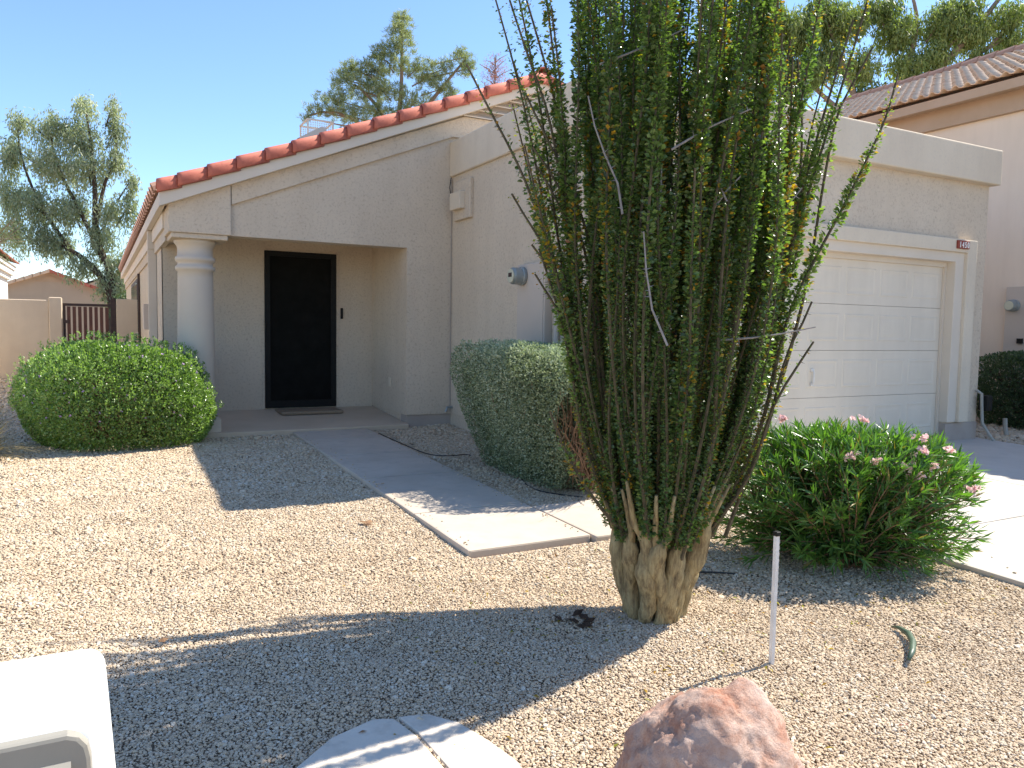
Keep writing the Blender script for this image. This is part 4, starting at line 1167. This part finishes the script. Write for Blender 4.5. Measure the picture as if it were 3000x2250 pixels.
# ------------------------------------------------------------------ trees
# crown clumps: x, y, z, half width, half height
TREE_L = [ (-0.314, 34.997, 9.784, 0.54, 0.54), (0.714, 34.432, 9.623, 0.4, 0.54), (-2.547, 36.145, 9.115, 0.45, 0.54), (-1.44, 35.537, 8.956, 0.9, 0.63), (-0.495, 35.002, 8.614, 1.08, 0.81), (0.778, 34.334, 8.817, 0.5, 0.63), (-2.73, 36.143, 7.856, 0.72, 0.9), (-1.467, 35.438, 7.519, 1.26, 0.9), (-0.201, 34.745, 7.363, 1.08, 0.9), (0.837, 34.217, 7.741, 0.54, 0.63), (1.294, 33.894, 6.762, 0.32, 0.63), (-2.919, 36.117, 6.236, 0.72, 0.99), (-1.974, 35.582, 5.895, 1.08, 0.9), (-0.866, 34.974, 5.735, 0.99, 0.9), (0.561, 34.208, 5.761, 0.72, 0.63), (-2.787, 35.932, 4.803, 0.81, 0.81), (-1.68, 35.325, 4.643, 0.9, 0.72), (0.144, 34.347, 4.676, 0.81, 0.81), (1.196, 33.868, 5.773, 0.4, 0.72), (-0.431, 34.57, 3.589, 0.72, 0.54), (0.679, 33.975, 3.609, 0.63, 0.63), (1.324, 33.672, 4.159, 0.36, 0.54), (0.349, 34.095, 2.885, 0.54, 0.63), (-1.211, 35.045, 4.293, 0.72, 0.54), (0.853, 33.811, 2.715, 0.36, 0.54) ]
PINE = [ (11.761, 32.281, 14.328, 0.59, 0.36), (11.663, 32.287, 13.733, 0.75, 0.44), (11.564, 32.292, 13.139, 0.79, 0.44), (10.859, 32.639, 12.732, 0.69, 0.36), (11.2, 32.425, 12.343, 1.09, 0.4), (9.8, 33.16, 12.12, 0.59, 0.4), (10.495, 32.772, 11.935, 0.89, 0.44), (9.444, 33.32, 11.719, 0.5, 0.28), (9.96, 33.012, 11.333, 1.19, 0.44), (11.003, 32.437, 11.154, 1.19, 0.5), (12.244, 31.85, 12.164, 0.79, 0.4), (12.585, 31.636, 11.776, 0.69, 0.4), (13.291, 31.289, 12.183, 0.69, 0.36), (13.998, 30.949, 12.69, 0.55, 0.4), (14.163, 30.821, 12.199, 0.44, 0.4), (13.276, 31.234, 11.393, 0.59, 0.4), (12.218, 31.755, 10.782, 0.99, 0.44), (9.078, 33.445, 10.823, 0.89, 0.36), (8.545, 33.692, 10.32, 0.69, 0.28), (9.416, 33.217, 10.237, 0.99, 0.32), (10.638, 32.563, 10.259, 1.19, 0.4), (11.506, 32.081, 10.078, 0.99, 0.36), (8.016, 33.952, 10.014, 0.28, 0.2), (10.279, 32.716, 9.759, 1.19, 0.32), (13.617, 31.02, 11.004, 0.44, 0.28) ]
EUC = [ (29.419, 28.661, 16.619, 1.14, 1.37), (30.616, 27.984, 16.186, 1.37, 1.37), (30.979, 27.627, 14.147, 1.25, 1.03), (29.979, 28.181, 14.356, 0.91, 1.14), (30.154, 27.979, 12.995, 0.91, 0.57), (31.796, 27.243, 14.844, 1.14, 1.14), (32.634, 26.938, 16.678, 1.37, 1.14), (33.399, 26.366, 14.645, 1.03, 0.91), (33.775, 26.056, 13.288, 1.03, 0.57), (35.037, 25.614, 16.267, 1.37, 1.03), (35.409, 25.288, 14.682, 1.14, 0.8), (36.623, 24.673, 15.158, 1.14, 0.8), (37.055, 24.568, 16.758, 1.37, 1.03), (38.252, 23.89, 16.325, 1.14, 1.03), (38.628, 23.581, 14.967, 1.03, 0.68), (39.873, 23.075, 17.036, 1.37, 0.91), (40.052, 22.889, 15.903, 1.03, 0.57), (34.255, 26.123, 17.389, 1.37, 0.68), (37.671, 24.292, 17.451, 1.37, 0.68), (35.995, 24.902, 13.783, 0.91, 0.57), (31.638, 27.508, 17.114, 1.14, 0.91), (28.987, 28.767, 15.02, 0.57, 1.37) ]
def limb(mb, pts, r0, r1, n=8):
    P, L = resample(pts, .5)
    k = len(P)
    mb.tube([tuple(p) for p in P], [r0 + (r1 - r0) * i / (k - 1) for i in range(k)], n, cap=False)

def ell(c, rx, ry, rz, n, power=.5):
    d = rand_dir(n) * (RNG.random((n, 1)) ** power)
    return np.array(c) + d * np.array([rx, ry, rz])

def droop_tree(root, clusters, L, W, per, mat, strands=True):
    P, D, Nn, T = [], [], [], []
    for (x, y, z, rx, rz) in clusters:
        vol = rx * rz
        nstr = max(10, int(per * vol))
        S = ell((x, y, z), rx * .86, rx * .9, rz * .86, nstr, .55)
        tb = RNG.normal(.5, .12)
        for s in S:
            ln = RNG.uniform(.35, 1.0) * (.8 if strands else .35)
            m = int(ln / (L * .16)) + 3
            t = np.linspace(0, 1, m)[:, None]
            sw = RNG.normal(0, .10, 3)
            q = s + np.array([sw[0], sw[1], -ln]) * t + RNG.normal(0, .07, (m, 3))
            P.append(q); D.append(np.array([0, 0, -1.0]) + RNG.normal(0, .55, (m, 3))); Nn.append(RNG.normal(size=(m, 3)))
            T.append(np.clip(tb + RNG.normal(0, .16, m), 0, 1))
    P, D, Nn, T = map(np.concatenate, (P, D, Nn, T))
    n = len(P)
    return link('crown', leaf_mesh('crown', P, D, unit(Nn), RNG.uniform(L * .7, L * 1.2, n), W, T, .15, .5), mat, root, kind='stuff')

tl = empty('willowy_tree', (.61, 33.7, 0), 'grey green drooping tree with a dark leaning trunk beyond the gate', 'tree')
droop_tree(tl, TREE_L, .17, .045, 125, M['willow_leaf'])
mb = MB()
TT = [Vector(p) for p in ((.62, 33.8, -.3), (.535, 33.91, 1.8), (.45, 34.0, 2.5), (-.12, 34.38, 3.33), (-.9, 34.86, 4.03), (-1.53, 35.2, 4.2))]
limb(mb, TT, .22, .06)
limb(mb, [(.53, 33.9, 1.8), (.51, 34.03, 3.25), (.13, 34.29, 3.9), (-.01, 34.43, 4.7), (.03, 34.58, 6.8), (-.2, 34.9, 9.2)], .17, .03)
limb(mb, [(-.01, 34.43, 4.7), (.43, 34.38, 7.0), (.83, 34.19, 7.4), (.75, 34.4, 8.9)], .09, .025)
limb(mb, [(.13, 34.29, 3.9), (-.55, 34.8, 5.56), (-1.3, 35.4, 7.2), (-1.5, 35.5, 8.9)], .10, .025)
limb(mb, [(-.9, 34.86, 4.03), (-1.9, 35.5, 5.6), (-2.6, 36.1, 7.8), (-2.55, 36.1, 9.0)], .08, .02)
for c in TREE_L: limb(mb, [(c[0] * .6, c[1] * .6 + 34.5 * .4, c[2] - .9), (c[0], c[1], c[2])], .035, .012, 5)
mb.build('trunk', M['bark_dark'], tl)

pn = empty('pine_tree', (11.3, 31.9, 0), 'tall open pine tree rising behind the red tiled roof', 'tree')
P, D, T = [], [], []
for (x, y, z, rx, rz) in PINE:
    n = max(8, int(48 * rx * rz / .3))
    C_ = ell((x, y, z), rx, rx, rz, n, .5)
    for c in C_:
        m = 30
        tb = RNG.normal(.5, .15)
        P.append(c + RNG.normal(0, .05, (m, 3))); D.append(rand_dir(m) + np.array([0, 0, .7])); T.append(np.clip(tb + RNG.normal(0, .15, m), 0, 1))
P, D, T = map(np.concatenate, (P, D, T)); n = len(P)
link('crown', leaf_mesh('crown', P, D, rand_dir(n), RNG.uniform(.13, .26, n), .022, T, .1, .4), M['pine_leaf'], pn, kind='stuff')
mb = MB()
limb(mb, [(11.2, 31.9, -.2), (11.27, 31.95, 6.8), (11.4, 32.07, 9.2), (11.67, 32.08, 11.2), (11.72, 32.27, 13.9)], .26, .05)
limb(mb, [(11.35, 32.0, 8.8), (11.0, 32.4, 10.2), (10.3, 32.8, 11.15), (9.9, 33.1, 11.5)], .13, .04)
limb(mb, [(11.4, 32.07, 9.2), (12.4, 31.6, 10.3), (13.46, 31.17, 11.8), (14.08, 30.9, 12.6)], .13, .04)
limb(mb, [(11.3, 32.0, 8.4), (10.3, 32.7, 9.7), (9.07, 33.4, 10.43), (8.1, 33.9, 10.1)], .11, .03)
for c in PINE: limb(mb, [(11.5 * .5 + c[0] * .5, 32.1 * .5 + c[1] * .5, c[2] - .35), (c[0], c[1], c[2])], .04, .015, 5)
mb.build('trunk', M['bark_pale'], pn)

eu = empty('eucalyptus_tree', (34.1, 25.5, 0), 'large drooping eucalyptus trees rising behind the garage roof', 'tree')
eu['label'] = 'large drooping eucalyptus tree rising behind the garage parapet and right roof'
droop_tree(eu, EUC, .30, .070, 150, M['euc_leaf'])
mb = MB()
limb(mb, [(34.0, 25.5, -.3), (34.08, 25.48, 8.1), (34.45, 25.57, 11.7), (35.38, 25.18, 13.1), (36.8, 24.5, 14.3), (38.45, 23.8, 16.3), (39.8, 23.0, 18.5)], .5, .08)
limb(mb, [(34.4, 25.55, 11.2), (36.04, 25.07, 16.3), (35.47, 25.5, 18.5)], .22, .06)
limb(mb, [(34.1, 25.5, 9.0), (32.78, 26.64, 13.95), (32.0, 27.2, 16.2), (31.4, 27.6, 18)], .24, .05)
limb(mb, [(33.6, 25.9, 11.0), (30.6, 27.9, 14.0), (29.5, 28.5, 16.6)], .16, .04)
limb(mb, [(35.4, 25.2, 13.1), (39.0, 23.4, 15.2), (40.3, 22.9, 17.3)], .18, .05)
for c in EUC: limb(mb, [(34.5 * .35 + c[0] * .65, 25.4 * .35 + c[1] * .65, c[2] - 1.2), (c[0], c[1], c[2] + .2)], .06, .02, 5)
mb.build('trunk', M['bark_pale'], eu)

dt = empty('bare_pink_tree', (16.6, 33.0, 0), 'small pinkish dry treetop just above the roof edge', 'tree')
mb = MB(); limb(mb, [(16.6, 33.0, 0), (16.57, 33.0, 9), (16.6, 33.04, 13.9)], .12, .02)
for k in range(26):
    z = RNG.uniform(11.2, 13.6); a = RNG.uniform(0, 6.28); l = RNG.uniform(.3, .9)
    limb(mb, [(16.58, 33.0, z), (16.58 + math.cos(a) * l * .5, 33 + math.sin(a) * l * .5, z + .3), (16.58 + math.cos(a) * l, 33 + math.sin(a) * l, z + .45)], .025, .008, 4)
mb.build('trunk', M['bark_pale'], dt)
Q = ell((16.58, 33.0, 12.9), .75, .75, 1.15, 1500, .6); n = len(Q)
link('crown', leaf_mesh('crown', Q, rand_dir(n), rand_dir(n), RNG.uniform(.05, .12, n), .03, RNG.uniform(0, 1, n), .2), M['pink_leaf'], dt, kind='stuff')

wt = empty('wispy_tree', (-2.6, 24.2, 0), 'pale wispy green tree at the left edge above the white house', 'tree')
Q = ell((-2.55, 24.2, 3.35), 1.0, .9, .85, 2600, .5); n = len(Q)
link('crown', leaf_mesh('crown', Q, np.array([.4, 0, -.5]) + rand_dir(n), rand_dir(n), RNG.uniform(.08, .22, n), .010, RNG.uniform(0, 1, n), .1), M['wisp_leaf'], wt, kind='stuff')
mb = MB(); limb(mb, [(-2.9, 24.2, -.2), (-2.85, 24.2, 2.4), (-2.7, 24.2, 3.6)], .09, .03)
for k in range(30):
    a = RNG.uniform(0, 6.28); l = RNG.uniform(.4, 1.1)
    limb(mb, [(-2.8, 24.2, 2.5), (-2.7 + math.cos(a) * l * .6, 24.2 + math.sin(a) * l * .5, 3.3 + RNG.uniform(-.2, .4)), (-2.55 + math.cos(a) * l, 24.2 + math.sin(a) * l * .8, 3.3 + RNG.uniform(-.5, .7))], .016, .005, 4)
mb.build('trunk', M['bark_pale'], wt)

gs = empty('garden_shrub', (1.3, 30.5, 0), 'dark green shrub below the drooping tree behind the house corner', 'shrub')
Q = ell((1.15, 30.5, 1.5), .8, .8, .8, 4200, .35); n = len(Q)
link('leaves', leaf_mesh('leaves', Q, rand_dir(n), rand_dir(n), RNG.uniform(.06, .12, n), .05, RNG.uniform(.1, .8, n), .2), M['hedge_leaf'], gs, kind='stuff')
mb = MB(); limb(mb, [(1.15, 30.5, -.1), (1.15, 30.5, 1.4)], .05, .02); mb.build('stem', M['bark_dark'], gs)

# ------------------------------------------------------------------ near things on the gravel
def boulder():
    import bmesh
    bm = bmesh.new(); bmesh.ops.create_icosphere(bm, subdivisions=6, radius=1)
    pl = [((-.62, -.15, .62), .60), ((-.35, -.70, .62), .62), ((.45, -.62, .64), .66), ((.80, .10, .60), .66), ((.05, .55, .83), .70), ((-.55, .6, .55), .72),
          ((.1, -.2, .97), .80), ((-1, 0, .05), .90), ((1, .1, .1), .92), ((0, -1, .1), .85), ((.1, 1, .1), .85), ((.62, -.75, .15), .82), ((-.65, -.70, .2), .80), ((.7, .7, .2), .84)]
    pl = [(Vector(n).normalized(), h) for n, h in pl]
    rr = random.Random(5)
    for _ in range(46):
        q = Vector((rr.gauss(0, 1), rr.gauss(0, 1), abs(rr.gauss(0, 1)) + .1)).normalized()
        h0 = min(h / max(q.dot(n), .05) for n, h in pl[:14])
        pl.append((q, h0 * rr.uniform(.88, .97)))
    for v in bm.verts:
        d = v.co.normalized()
        ks = sorted(h / max(d.dot(n), .05) for n, h in pl)[:3]
        r = -math.log(sum(math.exp(-45 * k) for k in ks)) / 45
        p = d * r
        r += .035 * mn.noise(p * 2.6) + .030 * mn.noise(p * 6.0 + Vector((3, 1, 2))) + .014 * mn.noise(p * 11) - .030 * max(0, .22 - abs(mn.noise(p * 7 + Vector((4, 4, 1))))) + .013 * mn.noise(p * 24) + .010 * mn.noise(p * 55)
        s = mn.noise(p * 3.1 + Vector((9, 2, 5)))
        r -= .045 * max(0, .5 - abs(s) * 9)
        v.co = d * r
    me = bpy.data.meshes.new('boulder'); bm.to_mesh(me); bm.free()
    for p in me.polygons: p.use_smooth = True
    o = link('boulder', me, M['boulder'])
    o.scale = (.50, .42, .55); o.location = (1.675, 1.73, -.37); o.rotation_euler = (0, 0, math.radians(-18))
    return o
tag(boulder(), 'pinkish red angular boulder half sunk in the gravel at the bottom', 'boulder')

stk = empty('marker_stake', (2.562, 2.334, gg(2.33)), 'thin white metal stake with dark cap standing in the gravel', 'stake')
mb = MB(); mb.prism([(2.553, 2.328), (2.571, 2.328), (2.571, 2.332), (2.5575, 2.332), (2.5575, 2.345), (2.553, 2.345)], 'z', -.45, .245)
o = mb.build('post', M['white_metal'], stk)
nm = MB()
for k in range(9): nm.box(2.571, 2.575, 2.3283, 2.334, -.02 + k * .028, -.006 + k * .028)
nm.build('edge_teeth', M['meter_grey'], stk)
bevel_obj(MB().box(2.549, 2.576, 2.324, 2.349, .236, .256).build('cap', M['black_metal'], stk), .003, 1)

mbx = empty('mailbox', (-.21, 1.07, gg(1)), 'white moulded mailbox with grey recessed front in the near left corner', 'mailbox')
mw = MB().add([(-.48, .97, .22), (.028, .97, .22), (.028, 1.21, .22), (-.48, 1.21, .22), (-.43, .97, .66), (.0, .97, .66), (.0, 1.19, .66), (-.43, 1.19, .66)],
              [(3, 2, 1, 0), (4, 5, 6, 7), (0, 1, 5, 4), (1, 2, 6, 5), (2, 3, 7, 6), (3, 0, 4, 7)]).build('mailbox_body', M['mailbox_white'], mbx); bevel_obj(mw, .028, 6); smooth(mw.data)
dp = bevel_obj(MB().prism([(-.425, .26), (-.006, .26), (-.015, .615), (-.018, .630), (-.026, .641), (-.038, .646), (-.41, .646)], 'y', .957, .985).build('front_panel', M['mailbox_grey'], mbx), .005, 2)
MB().prism([(.960, .618), (.936, .600), (.934, .590), (.952, .592)], 'x', -.30, -.035).build('grip', M['mailbox_grey'], dp)
MB().box(-.255, -.165, 1.02, 1.11, -.6, .22).build('mailbox_post', M['white_metal'], mbx)

FL = [[(.46, 2.12), (.54, 2.44), (.69, 2.57), (.86, 2.63), (.93, 2.60), (.959, 2.46), (.969, 2.2), (.959, 1.96), (.72, 1.92)],
      [(.971, 2.47), (.945, 2.605), (1.05, 2.58), (1.13, 2.47), (1.175, 2.30), (1.20, 2.15), (1.16, 1.94), (.972, 1.955), (.981, 2.2)],
      [(.52, 1.90), (.955, 1.945), (.98, 1.70), (.78, 1.55), (.58, 1.62)]]
FLAB = ['large pale flagstone left of the open joint, striped by stem shadows', 'pale flagstone right of the open joint, nearer the boulder', 'pale flagstone nearest the camera in front of the joint']
fmat = surf('flagstone', (.58, .50, .415), (.68, .60, .50), 5, .9, .5, 60, .004, .2, c3=(.42, .36, .29), s3=14, a3=.5)
for p, l in zip(FL, FLAB):
    z = gg(2.3)
    o = MB().prism(p, 'z', z - .06, z + .014 + .004 * RNG.random()).build('flagstone', fmat); bevel_obj(o, .008, 2)
    tag(o, l, 'flagstone', 'flagstones set in the gravel')

pod = MB()
pp = [(3.415, 2.37, -.32), (3.405, 2.32, -.310), (3.37, 2.25, -.306), (3.30, 2.18, -.306), (3.21, 2.12, -.31), (3.13, 2.08, -.316)]
pod.tube(pp, [.003, .010, .015, .016, .014, .009], 8)
tag(pod.build('green_leaf_blade', M['pod_green'], sm=True), 'curved dark green fleshy leaf lying on the gravel right of the stake', 'fallen leaf')

def litter(name, x, y, s, mat, label, cat, n=7, flat=.35):
    mb = MB()
    for k in range(n):
        a = RNG.uniform(0, 6.28); q = Vector((x + RNG.normal(0, s * .4), y + RNG.normal(0, s * .4), gg(y) + .014 + RNG.uniform(0, s * flat * .4)))
        d = Vector((math.cos(a), math.sin(a), RNG.uniform(-.05, .22))) * s * RNG.uniform(.5, 1)
        w = Vector((-math.sin(a), math.cos(a), .3)) * s * .22
        u = Vector((0, 0, s * .08))
        mb.add([q, q + d * .5 + w, q + d, q + d * .5 - w, q + d * .5 + u], [(0, 1, 4), (1, 2, 4), (2, 3, 4), (3, 0, 4), (0, 3, 2, 1)])
    return tag(mb.build(name, mat), label, cat)
litter('dead_leaves', 2.02, 3.06, .09, M['dark_litter'], 'dark curled dead leaves in the shade left of the ocotillo trunk', 'dead leaves', 8)
litter('dead_leaves', 1.63, 5.1, .09, M['dry_leaf'], 'small brown twig and leaf heap on gravel left of the walkway', 'dead leaves', 6)
litter('dry_leaf', .17, 3.62, .08, M['dry_leaf'], 'single tan dry leaf on gravel near the shadow tips', 'dry leaf', 1)
litter('paper_scrap', 1.78, 5.85, .06, M['pvc'], 'small white scrap on the shaded gravel beside the walkway', 'scrap', 1)
litter('dark_stone_clump', 3.04, 7.9, .06, M['dark_litter'], 'black irrigation cap in the shaded gravel near the garage wall', 'irrigation cap', 5)
litter('red_scrap', 2.62, 1.72, .03, M['sign_red'], 'tiny red scrap on gravel right of the boulder', 'scrap', 2)

def hose(name, pts, r, mat, label, cat):
    P, L = resample(pts, .04)
    return tag(MB().tube([tuple(p) for p in P], r, 6).build(name, mat, sm=True), label, cat)
g_ = lambda x, y, d=.012: (x, y, gg(y) + d)
hose('drip_tube', [g_(2.90, 8.7, .03), g_(2.95, 8.0), g_(2.97, 7.3), g_(3.15, 7.1, .03), g_(3.35, 7.25), g_(3.42, 7.15, .0)], .005, M['black_tube'], 'thin black drip tube curling along the walkway edge', 'drip tube')
hose('drip_tube', [g_(3.3, 5.95, .03), g_(3.2, 5.6), g_(3.35, 5.3), g_(3.6, 5.15, .0)], .005, M['black_tube'], 'thin black drip tube under the sage hedge', 'drip tube')
hose('drip_tube', [g_(2.95, 3.45, .0), g_(3.05, 3.38, .02), g_(3.2, 3.3, .02), g_(3.4, 3.2, .0)], .005, M['black_tube'], 'black drip tube looping at the base of the oleander', 'drip tube')
hose('grey_conduit', [g_(1.60, 2.10, .02), g_(1.72, 2.02, .025), g_(1.85, 1.95, .0)], .010, M['grey_pipe'], 'short grey pipe end sticking out behind the boulder', 'pipe')

# small fallen leaves under the ocotillo and the oleander (nobody could count them)
n = 520
P = np.stack([RNG.normal(2.35, .75, n), RNG.normal(2.9, .5, n)], 1)
P[360:] = np.stack([RNG.normal(4.0, .45, n - 360), RNG.normal(2.95, .4, n - 360)], 1)
P = np.column_stack([P, -.12 + .027 * (P[:, 1] - 9.18) + GRAVEL + .014])
D = rand_dir(n) * [1, 1, .25]
fl = link('fallen_leaves', leaf_mesh('fallen_leaves', P, D, np.array([0, 0, 1.0]) + RNG.normal(0, .3, (n, 3)), RNG.uniform(.012, .034, n), RNG.uniform(.007, .014, n), RNG.uniform(.84, 1, n), .3), M['oco_leaf'], None, kind='stuff')
tag(fl, 'scattered small yellow and brown fallen leaves under the ocotillo and oleander')
